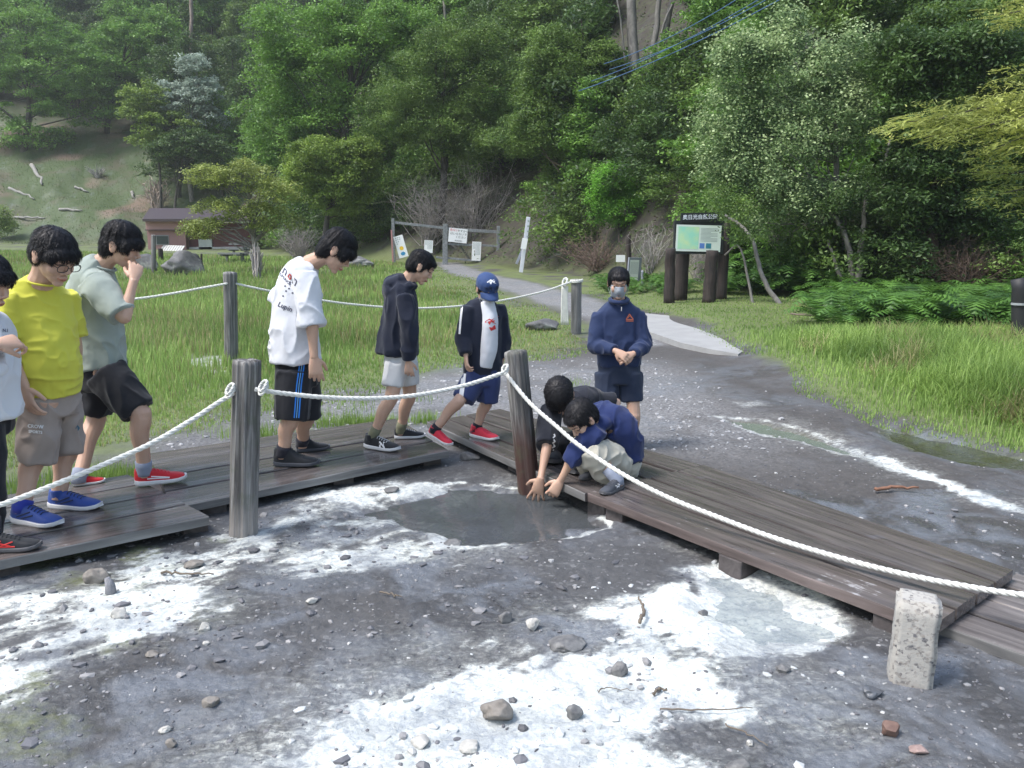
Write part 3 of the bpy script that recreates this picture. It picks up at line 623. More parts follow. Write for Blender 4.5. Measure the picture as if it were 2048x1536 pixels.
# ================= ROPES =================
ROPEM = plain('rope', (.62, .62, .59), .9, .22, 14, .6, .002)
def curve_pts(P, n):
    P = np.array(P, float); k = len(P); s = np.concatenate([[0], np.cumsum(np.linalg.norm(np.diff(P, axis=0), axis=1))]); s /= s[-1]; t = np.linspace(0, 1, n); out = []
    for tt in t:
        i = min(max(np.searchsorted(s, tt)-1, 0), k-2); u = (tt-s[i])/(s[i+1]-s[i]+1e-9)
        p0 = P[max(i-1, 0)]; p1 = P[i]; p2 = P[i+1]; p3 = P[min(i+2, k-1)]
        if i == 0: p0 = 2*p1-p2
        if i+2 > k-1: p3 = 2*p2-p1
        out.append(.5*((2*p1)+(-p0+p2)*u+(2*p0-5*p1+4*p2-p3)*u*u+(-p0+3*p1-3*p2+p3)*u**3))
    return np.array(out)
def rope_mesh(P, Rr, pitch=7.5, fine=True):
    P = np.array(P, float); L = np.sum(np.linalg.norm(np.diff(P, axis=0), axis=1))
    n = int(L/(Rr*1.15)) if fine else max(10, int(L/(Rr*4))); Q = curve_pts(P, n); t, u, w = frames(Q); s = np.linspace(0, L, n); mb = MB()
    if not fine: mb.tube(Q, Rr, 6); return mb
    for k in range(3):
        a = 2*math.pi*s/(pitch*Rr)+k*2*math.pi/3
        C = Q+(.48*Rr)*(np.cos(a)[:, None]*u+np.sin(a)[:, None]*w); mb.tube(C, Rr*.56, 7)
    return mb
def on_plane(px, py, A, d):
    r = ray(px, py); # A + s d = t r (xy)
    M = np.array([[r[0], -d[0]], [r[1], -d[1]]]); t, s = np.linalg.solve(M, np.array(A[:2])); return np.array([r[0]*t, r[1]*t, CZ+r[2]*t])
RR = .0138
def unit2(a, b): return np.array([a, b])/math.hypot(a, b)
# rope 3: from leaning post to the right
A = np.array([.05, P2b[1]-.12]); d3 = unit2(.69, -.724)
pts = [on_plane(x, y, A, d3) for x, y in [(1012, 748), (1060, 806), (1110, 850), (1160, 892), (1240, 945), (1330, 992), (1430, 1032), (1540, 1073), (1660, 1110), (1780, 1142), (1900, 1167), (2048, 1190), (2220, 1200), (2420, 1190)]]
tag(rope_mesh(pts, RR).build('rope', ROPEM, smooth=True), 'thick white twisted rope running from the leaning post over the right boardwalk', 'rope')
dd = P2b[:2]-P1b[:2]; dd /= np.linalg.norm(dd); A2 = P1b[:2]+np.array([.02, -.09])
pts = [on_plane(x, y, A2, dd) for x, y in [(510, 778), (560, 786), (640, 794), (720, 797), (800, 794), (870, 784), (940, 768), (1006, 746)]]
tag(rope_mesh(pts, RR).build('rope', ROPEM, smooth=True), 'white twisted rope sagging between the nearest post and the leaning post', 'rope')
d1 = np.array([-.774, -.633]); A1_ = P1b[:2]+np.array([-.06, -.08])
pts = [on_plane(x, y, A1_, d1) for x, y in [(474, 783), (440, 803), (380, 842), (300, 888), (200, 932), (100, 973), (0, 1010), (-120, 1045), (-260, 1070)]]
tag(rope_mesh(pts, RR).build('rope', ROPEM, smooth=True), 'white twisted rope from the nearest post down to the left edge', 'rope')
dB = P4b[:2]-P3b[:2]; dB /= np.linalg.norm(dB)
pts = [on_plane(x, y, P3b[:2]+np.array([0, -.09]), dB) for x, y in [(462, 565), (500, 574), (580, 590), (680, 606), (780, 615), (860, 616), (940, 610), (1020, 598), (1090, 582), (1142, 564)]]
tag(rope_mesh(pts, .017, fine=True).build('rope', ROPEM, smooth=True), 'thin white rope across the meadow between the two farther posts', 'rope')
pts = [on_plane(x, y, P3b[:2]+np.array([0, -.09]), np.array([-.9, -.43])) for x, y in [(456, 567), (400, 577), (340, 588), (270, 598), (180, 605), (60, 606), (-80, 600)]]
tag(rope_mesh(pts, .017, fine=True).build('rope', ROPEM, smooth=True), 'thin white rope going left from the meadow post behind the boys', 'rope')
def loop(c, r, n=26, tilt=.1, turns=1):
    a = np.linspace(0, 2*math.pi*turns, n*turns); return np.stack([c[0]+r*np.cos(a), c[1]+r*np.sin(a), c[2]+tilt*r*np.sin(a+.5)+np.linspace(0, .02*turns, len(a))], 1)
def knot(name, label, loops, tails, Rr):
    mb = MB()
    for l in loops:
        m = rope_mesh(l, Rr, fine=True); mb.add(m.v, m.f)
    for l in tails:
        m = rope_mesh(l, Rr, fine=False); mb.add(m.v, m.f)
    return tag(mb.build(name, ROPEM, smooth=True), label, 'rope knot')
c = W(1153, 562, P4b[1]); c[:2] = P4t[:2]
tails = [np.array([W(x0, 572, P4b[1]-.12), W(x0-1, 600, P4b[1]-.13), W(x0+dx, 650, P4b[1]-.12)]) for x0, dx in ((1127, 0), (1130, 1), (1133, -1), (1129, -2), (1131, 2), (1125, -2), (1135, 1))]
knot('rope_knot', 'frayed white rope wrapped on top of the path-side post, with a hanging tail', [loop(c+(0, 0, -.02), .10, turns=2), loop(W(1130, 566, P4b[1]-.12), .04, tilt=1.5, turns=2)], tails, .017)
knot('rope_knot', 'white rope end tied at the left side of the nearest post', [loop(W(461, 788, P1b[1]-.05), .022, tilt=1.4, turns=2)], [], .008)
knot('rope_knot', 'white rope end tied at the right side of the nearest post', [loop(W(527, 782, P1b[1]-.05), .022, tilt=1.4, turns=2)], [], .008)
knot('rope_knot', 'white rope hitch on the left side of the leaning post', [loop(W(1010, 745, P2b[1]-.1), .018, tilt=1.4, turns=2)], [], .008)
# concrete post
cb = G(1824, 1366); ct = 1.0
CM = NT('concrete'); v = CM.coord(); vo = CM.n('ShaderNodeTexVoronoi'); vo.inputs['Scale'].default_value = 85; CM.l(v, vo.inputs[0]); vs = CM.n('ShaderNodeSeparateColor'); CM.l(vo.outputs['Color'], vs.inputs[0])
c_ = CM.mix(CM.math('MULTIPLY', CM.ramp(vs.outputs[0], [(.55, 0.), (.6, 1.)], 'CONSTANT'), CM.ramp(CM.noise(v, 70, 3), [(.42, .2), (.6, .9)])), (.40, .385, .36), CM.mix(vs.outputs[1], (.05, .055, .075), (.30, .27, .24)))
c_ = CM.mix(CM.ramp(CM.noise(v, 18, 4), [(.5, .0), (.62, .55)]), c_, (.42, .40, .37)); sx = CM.n('ShaderNodeSeparateXYZ'); CM.l(v, sx.inputs[0])
c_ = CM.mix(CM.ramp(CM.math('ADD', sx.outputs[2], CM.math('MULTIPLY', CM.noise(v, 7, 4), .12)), [(.17, .8), (.22, 0.)]), c_, (.23, .18, .15))
CM.col(c_); CM.rough(.9); CM.bump(CM.noise(v, 45, 8, .7), .7, .006)
import bmesh
def slab_box(name, size, mat, sub=5, amp=.006, label=None, cat=None, bev=.012):
    bm = bmesh.new(); bmesh.ops.create_cube(bm, size=1); bmesh.ops.scale(bm, vec=size, verts=bm.verts); bmesh.ops.translate(bm, vec=(0, 0, size[2]/2), verts=bm.verts)
    bmesh.ops.bevel(bm, geom=bm.edges[:], offset=bev, segments=2, affect='EDGES'); bmesh.ops.subdivide_edges(bm, edges=[e for e in bm.edges if e.calc_length() > .03], cuts=sub, use_grid_fill=True)
    P = np.array([p.co[:] for p in bm.verts]); bm.normal_update(); Nn = np.array([p.normal[:] for p in bm.verts]); d = (n3(P*14+3)-.5)*2*amp+(n3(P*70)-.5)*2*amp*.35
    for p, q in zip(bm.verts, P+Nn*d[:, None]): p.co = q
    me = bpy.data.meshes.new(name); bm.to_mesh(me); bm.free(); me.materials.append(mat); me.polygons.foreach_set('use_smooth', [True]*len(me.polygons)); o = bpy.data.objects.new(name, me); link(o)
    return tag(o, label, cat)
ct = W(1826, 1205, cb[1]); hgt = ct[2]+.05
o = slab_box('concrete_post', (.145, .13, hgt), CM.m, 9, .006, 'short broken concrete post with exposed pebbles in front of the right boardwalk', 'post'); o.location = (cb[0], cb[1]+.03, -.04); o.rotation_euler = (0, R(1.5), R(-22))

# ================= text + signs =================
def text_mesh(body, size, ext=.001, align='LEFT', bold=0, shear=0):
    cu = bpy.data.curves.new('t', 'FONT'); cu.body = body; cu.size = size; cu.extrude = ext; cu.align_x = align; cu.align_y = 'CENTER'; cu.offset = bold; cu.shear = shear; cu.resolution_u = 2
    o = bpy.data.objects.new('t', cu); COL.objects.link(o); bpy.context.view_layer.update()
    me = bpy.data.meshes.new_from_object(o.evaluated_get(bpy.context.evaluated_depsgraph_get())); bpy.data.objects.remove(o); return me
def text(name, body, size, mat, M, parent, ext=.001, align='LEFT', bold=0):
    me = text_mesh(body, size, ext, align, bold); me.transform(M); me.materials.clear(); me.materials.append(mat); o = bpy.data.objects.new(name, me); return link(o, parent)
def board(o_, ux, uy, w, h, th):
    """box from corner o_ spanning ux*w, uy*h, thickness back"""
    ux = np.array(ux, float); uy = np.array(uy, float); nn = np.cross(ux, uy); c = [np.array(o_)+ux*a*w+uy*b*h-nn*t for t in (0, th) for a, b in ((0, 0), (1, 0), (1, 1), (0, 1))]
    return c, [[0, 1, 2, 3], [7, 6, 5, 4], [0, 4, 5, 1], [1, 5, 6, 2], [2, 6, 7, 3], [3, 7, 4, 0]]
def basis(o_, ux, uy, off=.0):
    ux = Vector(ux); uy = Vector(uy); nn = ux.cross(uy); M = Matrix((ux, uy, nn)).transposed().to_4x4(); M.translation = Vector(o_)+nn*off; return M
def quadboard(name, px4, Y, mat, parent, th=.03, dY=0):
    """board from 4 pixel corners (BL, BR, TR, TL) on a vertical plane"""
    bl = W(*px4[0], Y); br = W(*px4[1], Y+dY); tl = W(*px4[3], Y); ux = br-bl; w = np.linalg.norm(ux); ux /= w; uy = tl-bl; uy -= ux*(uy @ ux); h = np.linalg.norm(uy); uy /= h
    v, f = board(bl, ux, uy, w, h, th); mb = MB(); mb.add(v, f); o = mb.build(name, mat, parent); return o, bl, ux, uy, w, h
WHITE = plain('sign_white', (.84, .85, .87), .5, .05, 3, .05); INK = plain('ink', (.03, .03, .04), .6, .05, 5, 0); REDINK = plain('red_ink', (.6, .05, .05), .6, .05, 5, 0)
GREYW = woodmat('grey_timber', (.13, .14, .15), (.36, .38, .40), .8, (8, 8, 8)); LOG = woodmat('dark_log', (.012, .010, .010), (.07, .048, .042), .8, (16, 16, 1.2), bump=1, bd=.012)
def rel(o, root):   # parent keeping world placement
    o.parent = root; bpy.context.view_layer.update(); o.matrix_parent_inverse = root.matrix_world.inverted()
def thing_at(name, loc, label, cat, group=None):
    r = empty(name, tuple(map(float, loc))); tag(r, label, cat, group); bpy.context.view_layer.update(); return r
# --- information board
YS = T(1400, 601)[1]; rt = thing_at('information_board', T(1400, 600), 'green and white map board on thick dark logs under a titled beam', 'sign')
def log_px(x0, y0, x1, y1, Y, wpx, parent, name='log_post', mat=LOG):
    a = W(x1, y1, Y); b = W(x0, y0, Y); a[2] = min(a[2], float(hz(a[0], a[1])))-.05; mb = MB(); t = np.linspace(0, 1, 9)[:, None]; rr = wpx/2/pxm(Y)
    mb.tube(a+(b-a)*t+np.random.RandomState(int(x0)).normal(size=(9, 3))*.008, [rr*1.08, rr, rr*.97], 14); o = mb.build(name, mat, None, smooth=True); rel(o, parent); return o
for a in ((1341, 497, 1338, 590, YS-.5, 21), (1368, 470, 1360, 594, YS+.25, 27), (1424, 500, 1417, 602, YS-.6, 25), (1449, 474, 1441, 600, YS+.2, 22), (1454, 447, 1436, 600, YS+.45, 16)): log_px(*a[:4], a[4], a[5], rt)
BLK = plain('sign_black', (.012, .016, .018), .6, .2, 6, .2)
o, *_ = quadboard('backing_board', [(1348, 508), (1446, 508), (1455, 441), (1352, 441)], YS-.1, BLK, None, .10, .15); rel(o, rt)
MAPM = NT('map_print'); v = MAPM.coord(); MAPM.col(MAPM.mix(MAPM.ramp(MAPM.noise(v, 2.5, 3), [(.35, 0.), (.65, 1.)]), (.38, .80, .62), (.70, .88, .48))); MAPM.rough(.4)
PAPER = plain('print_paper', (.76, .86, .80), .4, .03, 4, 0)
o, bl, ux, uy, w, h = quadboard('map_panel', [(1351, 502), (1440, 504), (1446, 447), (1355, 449)], YS-.13, PAPER, None, .02, .15); rel(o, rt); panel = o
def flat(name, u0, v0, u1, v1, mat, off, base=None):
    bl_, ux_, uy_, w_, h_ = base or (bl, ux, uy, w, h); nn = np.cross(ux_, uy_)
    q = [bl_+ux_*w_*a+uy_*h_*b+nn*off for a, b in ((u0, v0), (u1, v0), (u1, v1), (u0, v1))]; mb = MB(); mb.add(q, [[0, 1, 2, 3]]); return mb.build(name, mat)
for nm, a in (('map_print', (.04, .09, .5, .93, MAPM.m)), ('photo_print', (.53, .12, .64, .32, plain('ph1', (.12, .25, .65), .4, .3, 12, 0))), ('photo_print', (.67, .12, .79, .32, plain('ph2', (.05, .25, .33), .4, .6, 12, 0)))):
    o = flat(nm, *a, .003); rel(o, rt)
mb = MB(); nn = np.cross(ux, uy)
for i in range(11):
    vv = .88-i*.048; 
    for a, b in ((.54, .54+.38*(1 if i % 4 != 3 else .6)),):
        mb.add([bl+ux*w*p+uy*h*q+nn*.0035 for p, q in ((a, vv-.008), (b, vv-.008), (b, vv+.008), (a, vv+.008))], [[0, 1, 2, 3]])
o = mb.build('printed_lines', plain('grey_ink', (.3, .36, .36), .5, .1, 5, 0)); rel(o, rt)
o, bl2, ux2, uy2, w2, h2 = quadboard('title_board', [(1363, 445), (1438, 443), (1438, 424), (1363, 426)], YS-.12, BLK, None, .08, .12); rel(o, rt)
o = text('title_lettering', '奥日光自然公園', h2*.56, plain('letter_white', (.72, .76, .85), .5, .03, 4, 0), basis(bl2+ux2*w2*.03+uy2*h2*.5, ux2, uy2, .004), None, .002, bold=.002); 
rel(o, rt)
# --- sloped reading board behind the masked boy
Yr = T(1262, 572)[1]; rt = thing_at('reading_board', T(1270, 575), 'small tilted grey-framed information panel behind the boy with the grey mask', 'sign')
fr = plain('frame_metal', (.25, .27, .33), .45, .1, 5, .1)
o, b_, x_, y_, ww, hh = quadboard('frame', [(1255, 562), (1280, 562), (1293, 513), (1262, 515)], Yr, fr, None, .06, .25); rel(o, rt)
o = flat('panel', .08, .05, .80, .90, plain('panel_white', (.84, .86, .85), .4, .08, 9, 0), .004, (b_, x_, y_, ww, hh)); rel(o, rt)
mb = MB()
for i in range(9): 
    uu = .72-i*.07; mb.add([b_+x_*ww*p+y_*hh*q+np.cross(x_, y_)*.006 for p, q in ((uu, .3), (uu+.02, .3), (uu+.02, .82), (uu, .82))], [[0, 1, 2, 3]])
o = mb.build('printed_lines', plain('grey_ink', (.3, .36, .36), .5, .1, 5, 0)); rel(o, rt)
for x in (1262, 1284): log_px(x, 540, x+1, 580, Yr+.12, 5, rt, 'leg', fr)
# small white-blue plate left of it
Yp = T(1247, 560)[1]; rt = thing_at('small_sign', T(1247, 560), 'little blue and white plate on a dark stake left of the reading board', 'sign')
log_px(1257, 470, 1258, 560, Yp+.2, 10, rt, 'stake', LOG); o, *q = quadboard('plate', [(1232, 524), (1250, 524), (1250, 510), (1232, 510)], Yp, WHITE, None, .02, 0); rel(o, rt)
# --- gate
gb = T(893, 529); YG = gb[1]; rt = thing_at('gate', gb, 'double gate of grey beams across the gravel path carrying notice boards', 'gate')
def beam_px(name, a, b, Y, wpx, mat=GREYW, Yb=None, parent=None, dep=None):
    A_ = W(*a, Y); B_ = W(*b, Yb or Y); d = B_-A_; L = np.linalg.norm(d); t = wpx/pxm(Y); mb = MB(); q = Vector(d).to_track_quat('X', 'Z').to_matrix(); mb.box(((A_+B_)/2), (L, dep or t, t), q); o = mb.build(name, mat, None, bevel=t*.08)
    if parent is not None: rel(o, parent)
    return o
for nm, a, b, w in (('post', (786, 437), (788, 525), 6), ('post', (889, 448), (888, 530), 6), ('post', (893, 448), (893, 530), 5), ('post', (997, 452), (996, 528), 7), ('top_beam', (789, 445), (889, 456), 5), ('top_beam', (895, 458), (995, 464), 6), ('mid_beam', (895, 488), (995, 492), 4), ('bottom_beam', (895, 516), (995, 526), 4), ('bottom_beam', (872, 514), (889, 517), 4)):
    beam_px(nm, a, b, YG+.02*(w-5)+(.05 if 'beam' in nm else 0), w, parent=rt)
beam_px('brace', (919, 489), (941, 521), YG+.12, 4, plain('brace', (.07, .07, .06), .8, .2, 5, .2), parent=rt)
def notice(label, px4, lines, dY=-.08, Y=YG, inkm=INK, extra=None):
    o, b, x, y, w, h = quadboard('notice_board', px4, Y+dY, WHITE, None, .03); nn = np.cross(x, y); root = thing_at('notice_board', b, label, 'sign'); o.name = 'panel'; rel(o, root)
    for (txt, size, u, v_, m) in lines:
        t = text('lettering', txt, size*h, m, basis(b+x*w*u+y*h*v_, x, y, .004), None, .001, bold=.0); rel(t, root)
    if extra: extra(b, x, y, w, h, nn, root)
    return root
notice('white notice board with four rows of red and black Japanese lettering on the gate', [(896, 483), (933, 487), (935, 458), (898, 455)], [('危ない', .21, .05, .85, REDINK), ('ですから', .20, .45, .83, INK), ('はいらないで', .2, .08, .60, INK), ('ください', .19, .38, .38, INK), ('奥日光湯元', .11, .35, .12, INK)])
def vert(b, x, y, w, h, nn, root):
    mb = MB(); rg = random.Random(3)
    for i in range(6):
        for j in range(11):
            u = .12+i*.14; v_ = .92-j*.06
            if j > 5 and i < 2: continue
            mb.add([b+x*w*(u+p)+y*h*(v_+q)+nn*.004 for p, q in ((0, 0), (.06+.03*rg.random(), 0), (.07, .035), (0, .04))], [[0, 1, 2, 3]])
    o = mb.build('lettering', plain('grey_ink', (.3, .36, .36), .5, .1, 5, 0)); rel(o, root)
notice('tall white notice sheet with fine vertical writing on the right half of the gate', [(943, 521), (961, 522), (963, 485), (945, 483)], [], extra=vert)
notice('white notice sheet on the left half of the gate, partly behind the hooded boy', [(848, 505), (865, 506), (866, 481), (848, 480)], [], extra=vert)
def pic(b, x, y, w, h, nn, root):
    def blob(name, cu, cv, r, mat, pts=14, sq=1, jag=0):
        q = [b+x*(w*cu+r*w*math.cos(a)*(1+jag*(k % 2)))+y*(h*cv+r*w*sq*math.sin(a)*(1+jag*(k % 2)))+nn*.004 for k, a in enumerate(np.linspace(0, 2*math.pi, pts, endpoint=False))]
        mb = MB(); mb.add(q, [list(range(pts))]); o = mb.build(name, mat); rel(o, root)
    blob('drawing', .52, .42, .22, plain('draw_yellow', (.85, .55, .03), .5, .05, 4, 0)); blob('drawing', .52, .17, .22, plain('draw_blue', (.03, .25, .5), .5, .05, 4, 0), 16, .8, .25)
    mb = MB()
    for i in range(3):
        for j in range(4-i): mb.add([b+x*w*(.15+i*.2+p)+y*h*(.9-j*.09+q)+nn*.004 for p, q in ((0, 0), (.1, 0), (.1, .04), (0, .04))], [[0, 1, 2, 3]])
    o = mb.build('lettering', plain('grey_ink', (.3, .36, .36), .5, .1, 5, 0)); rel(o, root)
notice('tilted white poster with a yellow and blue drawing at the gate’s left post'.replace('’', ''), [(799, 517), (817, 512), (807, 469), (787, 474)], [], -.3, extra=pic)
# marker post with white plates, right of gate
bm_ = T(1041, 545); rt = thing_at('trail_marker', bm_, 'leaning white trail marker post with a torn white sheet right of the gate', 'sign')
beam_px('pole', (1042, 545), (1057, 434), bm_[1], 8, plain('pole_white', (.62, .64, .72), .5, .15, 6, .1), parent=rt, dep=.12)
beam_px('pole', (1033, 528), (1048, 492), bm_[1]+.1, 5, plain('frame_metal', (.25, .27, .33), .45, .1, 5, .1), parent=rt)
o, *_ = quadboard('torn_sheet', [(1041, 497), (1052, 499), (1061, 481), (1048, 476)], bm_[1]-.15, WHITE, None, .015); rel(o, rt)
mb = MB(); p0 = W(1056, 455, bm_[1]-.1)
for i in range(4): mb.box(p0+np.array([.02-.012*i, 0, .25-.2*i]), (.07, .01, .06))
o = mb.build('lettering', plain('grey_ink', (.3, .36, .36), .5, .1, 5, 0)); rel(o, rt)
# rods tied at left of gate
rt = thing_at('pole_bundle', T(785, 525), 'red and white ribbon pole beside the left gate post', 'pole')
beam_px('pole', (783, 460), (786, 524), YG-.4, 3, plain('pole_red', (.4, .2, .2), .6, .4, 30, 0), parent=rt)

# --- house
hb = T(340, 500); YH = hb[1]; HR = thing_at('house', hb, 'low pinkish walled hut with a dark sloping roof at the foot of the slope', 'house')
def hbox(name, x0, y0, x1, y1, Y, dep, mat, parent=None, tilt=0):
    a = W(x0, y1, Y); b = W(x1, y0, Y); mb = MB(); mb.box(((a[0]+b[0])/2, Y+dep/2, (a[2]+b[2])/2), (b[0]-a[0], dep, b[2]-a[2])); o = mb.build(name, mat); rel(o, parent if parent is not None else HR); return o
PINK = plain('pink_wall', (.30, .17, .165), .8, .12, 2, .1); 
wall = hbox('wall', 297, 458, 370, 503, YH, 4.5, PINK); hbox('wall', 292, 441, 372, 460, YH-.25, 4.8, plain('pink_wall2', (.36, .21, .205), .8, .08, 2, .1))
hbox('wall', 368, 446, 500, 500, YH+.6, 3.5, plain('red_wall', (.10, .03, .03), .7, .3, 3, .1))
hbox('foundation', 366, 494, 500, 505, YH+.5, .4, plain('found', (.5, .5, .48), .8, .1, 3, .1))
win = hbox('window', 312, 470, 337, 490, YH-.03, .1, plain('win_frame', (.22, .22, .23), .5, .1, 3, 0)); o = hbox('pane', 314, 472, 335, 488, YH-.07, .1, plain('pane', (.03, .05, .055), .15, .3, 2, 0), HR); rel(o, win)
for x0 in (398, 411):
    dr = hbox('door', x0, 478, x0+12, 500, YH+.5, .12, plain('door_white', (.5, .53, .5), .5, .06, 3, 0))
o = hbox('sill_beam', 290, 459, 374, 461, YH-.32, .1, plain('beam_dark', (.08, .05, .05), .7, .1, 3, 0))
a = W(285, 443, YH-.8); b = W(505, 443, YH-.8); c = W(300, 421, YH+3.6); d = W(505, 421, YH+3.6); mb = MB(); th = .18
q = [a, b, d, c]; mb.add(q+[p+np.array([0, 0, th]) for p in q], [[3, 2, 1, 0], [4, 5, 6, 7], [0, 1, 5, 4], [1, 2, 6, 5], [2, 3, 7, 6], [3, 0, 4, 7]])
o = mb.build('roof', plain('roof_purple', (.05, .032, .038), .5, .15, 3, .1)); rel(o, HR)
# rack of pale slats before the hut
rt = thing_at('slat_rack', T(345, 502), 'row of short pale slats on the ground before the pink hut', 'rack'); mb = MB(); p0 = T(325, 500); p1 = T(364, 502)
for i in range(9): mb.box(p0+(p1-p0)*i/8+np.array([0, 0, .12]), (.14, .9, .05), Matrix.Rotation(.5, 3, 'X'))
o = mb.build('slats', plain('slat_white', (.5, .5, .48), .7, .1, 4, 0)); rel(o, rt)
# wooden post in meadow by the boulders, with a short one
post(T(307, 546), W(307, 470, T(307, 546)[1]), .09, 'thin pale carved post in the meadow left of the big boulder', name='marker_post', mat=WPOST)
post(T(322, 520), W(321, 497, T(322, 520)[1]), .12, 'short dark stake between the hut and the boulders', name='stake', mat=LOG)
post(T(403, 530), W(403, 508, T(403, 530)[1]), .05, 'thin dark stake right of the big boulder', name='stake', mat=LOG)
# tables / benches near the meadow tree
def bench(px, py, wpx, label, n=3):
    b = T(px, py); L = wpx/pxm(b[1]); root = thing_at('picnic_table', b, label, 'table'); m = plain('bench_grey', (.2, .205, .21), .8, .12, 4, .1)
    mb = MB(); mb.box(b+(0, 0, .7), (L, .8, .08)); o = mb.build('table_top', m); rel(o, root)
    for dy in (-.7, .7):
        mb = MB(); mb.box(b+(0, dy, .42), (L, .3, .07)); o = mb.build('seat', m); rel(o, root)
    for dx in (-.35, .35):
        mb = MB(); mb.box(b+(dx*L, 0, .35), (.12, 1.5, .1)); mb.box(b+(dx*L, 0, .2), (.12, .12, .5)); o = mb.build('leg', m); rel(o, root)
bench(480, 512, 34, 'grey picnic table left of the meadow tree, farther one'); bench(470, 524, 44, 'grey picnic table left of the meadow tree, nearer one')
# utility cables
for i, (a, b) in enumerate((((1185, 168), (1522, -4)), ((1240, 128), (1500, -6)), ((1205, 150), (1483, -4)), ((1225, 118), (1440, -4)))):
    Pa = W(*a, 31); Pb = W(*b, 26); d = Pb-Pa; mb = MB(); t = np.linspace(-.1, 1.8, 30)[:, None]; Q = Pa+d*t; Q[:, 2] -= .35*(1-((t[:, 0]-.8)/.9)**2); mb.tube(Q, .013 if i else .016, 5)
    tag(mb.build('utility_cable', plain('cable_blue', (.07, .15, .32), .5, .05, 3, 0), smooth=True), ['lowest of four blue overhead cables crossing before the pale trunks', 'third blue overhead cable from the top', 'second blue overhead cable from the top', 'topmost thin blue overhead cable'][i], 'cable', 'overhead cables')
# black bollard posts at right
def bandpost(px, y0, y1, wpx, label, bands):
    b = T(px, y1); rt = thing_at('black_post', b, label, 'post'); log_px(px, y0, px, y1, b[1], wpx, rt, 'post_body', plain('post_black', (.02, .02, .024), .6, .2, 5, .2))
    for yb in bands:
        c = W(px, yb, b[1]); r = wpx/2/pxm(b[1])+.01; mb = MB(); mb.tube([c, c+(0, 0, .03)], r, 16); o = mb.build('band', plain('band_grey', (.3, .32, .34), .5, .1, 3, 0)); rel(o, rt)
bandpost(1822, 452, 532, 22, 'black upright post with pale bands in the shade under the right trees', (467, 482))
bandpost(2040, 560, 690, 30, 'dark upright post cut by the right edge above the ferns', (610,))
# ================= VEGETATION =================
BARK = woodmat('bark', (.035, .03, .027), (.13, .115, .10), .9, (5, 5, 1.4), bump=1, bd=.03)
BARKP = woodmat('bark_pale', (.13, .12, .115), (.36, .34, .31), .85, (4, 4, 1.6), bump=.6, bd=.02)
BARKR = woodmat('bark_reddish', (.12, .085, .07), (.38, .32, .27), .85, (4, 4, 1.6), bump=.6, bd=.02)
LG = leafmat('leaf_green', (.030, .085, .016), (.22, .40, .07))
LD = leafmat('leaf_dark', (.018, .045, .014), (.11, .19, .05))
LY = leafmat('leaf_yellow', (.055, .11, .018), (.27, .38, .07))
LS = leafmat('leaf_silver', (.17, .23, .18), (.46, .54, .46))
LM = leafmat('leaf_mid', (.028, .068, .016), (.20, .31, .07))
LB = leafmat('leaf_bright', (.045, .13, .015), (.22, .48, .06))
LP = leafmat('leaf_pale', (.06, .09, .04), (.22, .28, .13))
LDOT = leafmat('leaf_blossom', (.26, .36, .15), (.50, .60, .32))
LC = leafmat('leaf_conifer', (.14, .18, .04), (.50, .54, .16))
FERN = leafmat('fern', (.022, .065, .012), (.12, .25, .045), clump=1.5)
GRM = leafmat('grass_meadow', (.10, .17, .04), (.32, .45, .13), .3, .7, .35)
GRB = leafmat('grass_bright', (.08, .15, .025), (.30, .43, .11), .35, .5, .9)
GRD = leafmat('grass_dry', (.17, .16, .06), (.38, .36, .18), .3, .7, .5)
TWG = plain('twigs', (.26, .235, .23), .9, .35, 6, 0)
def leaves(rng, C, clump_r, per, L, flat=.45, up=.95, drop=.25, wd=.45, radial=None):
    """C: clump centres (n,3) -> vertex/face arrays of rhombic leaves"""
    n = len(C); r = np.broadcast_to(np.asarray(clump_r, float), (n,))
    P = np.repeat(C, per, 0); rr = np.repeat(r, per)[:, None]
    o = rng.normal(size=P.shape); o /= np.linalg.norm(o, axis=1)[:, None]; o *= rng.rand(len(P), 1)**.5; o[:, 2] *= flat
    o[:, 2] -= drop*(o[:, 0]**2+o[:, 1]**2)
    P = P+o*rr; N = rng.normal(size=P.shape)*.55+np.array([0, 0, up])+o*.4; N /= np.linalg.norm(N, axis=1)[:, None]
    t = rng.normal(size=P.shape); t -= N*np.sum(t*N, 1)[:, None]; t /= np.linalg.norm(t, axis=1)[:, None]; s = np.cross(N, t)
    l = L*rng.uniform(.6, 1.25, (len(P), 1)); 
    v = np.stack([P-t*l*.5, P+s*l*wd*.5-t*l*.05, P+t*l*.5-N*l*.1, P-s*l*wd*.5-t*l*.05], 1).reshape(-1, 3)
    return v, np.arange(len(v)).reshape(-1, 4)
def lobe_clumps(rng, lobes, n, upper=.25, rmin=.55):
    lobes = np.array(lobes, float); vol = (lobes[:, 3]*lobes[:, 4]*lobes[:, 5])**(2/3); k = rng.choice(len(lobes), n, p=vol/vol.sum())
    d = rng.normal(size=(n, 3)); d[:, 2] += upper; d /= np.linalg.norm(d, axis=1)[:, None]; rad = rng.uniform(rmin, 1, (n, 1))
    return lobes[k, :3]+d*lobes[k, 3:]*rad
def limb(mb, a, b, r0, r1, rng, sag=.15, n=7, seg=6):
    a = np.array(a, float); b = np.array(b, float); t = np.linspace(0, 1, n)[:, None]; L = np.linalg.norm(b-a)
    m = (a+b)/2+rng.normal(size=3)*L*.08; m[2] += L*sag*.3; Q = (1-t)**2*a+2*t*(1-t)*m+t*t*b; Q[1:-1] += rng.normal(size=(n-2, 3))*L*.012
    mb.tube(Q, [r0, r1], seg, False)
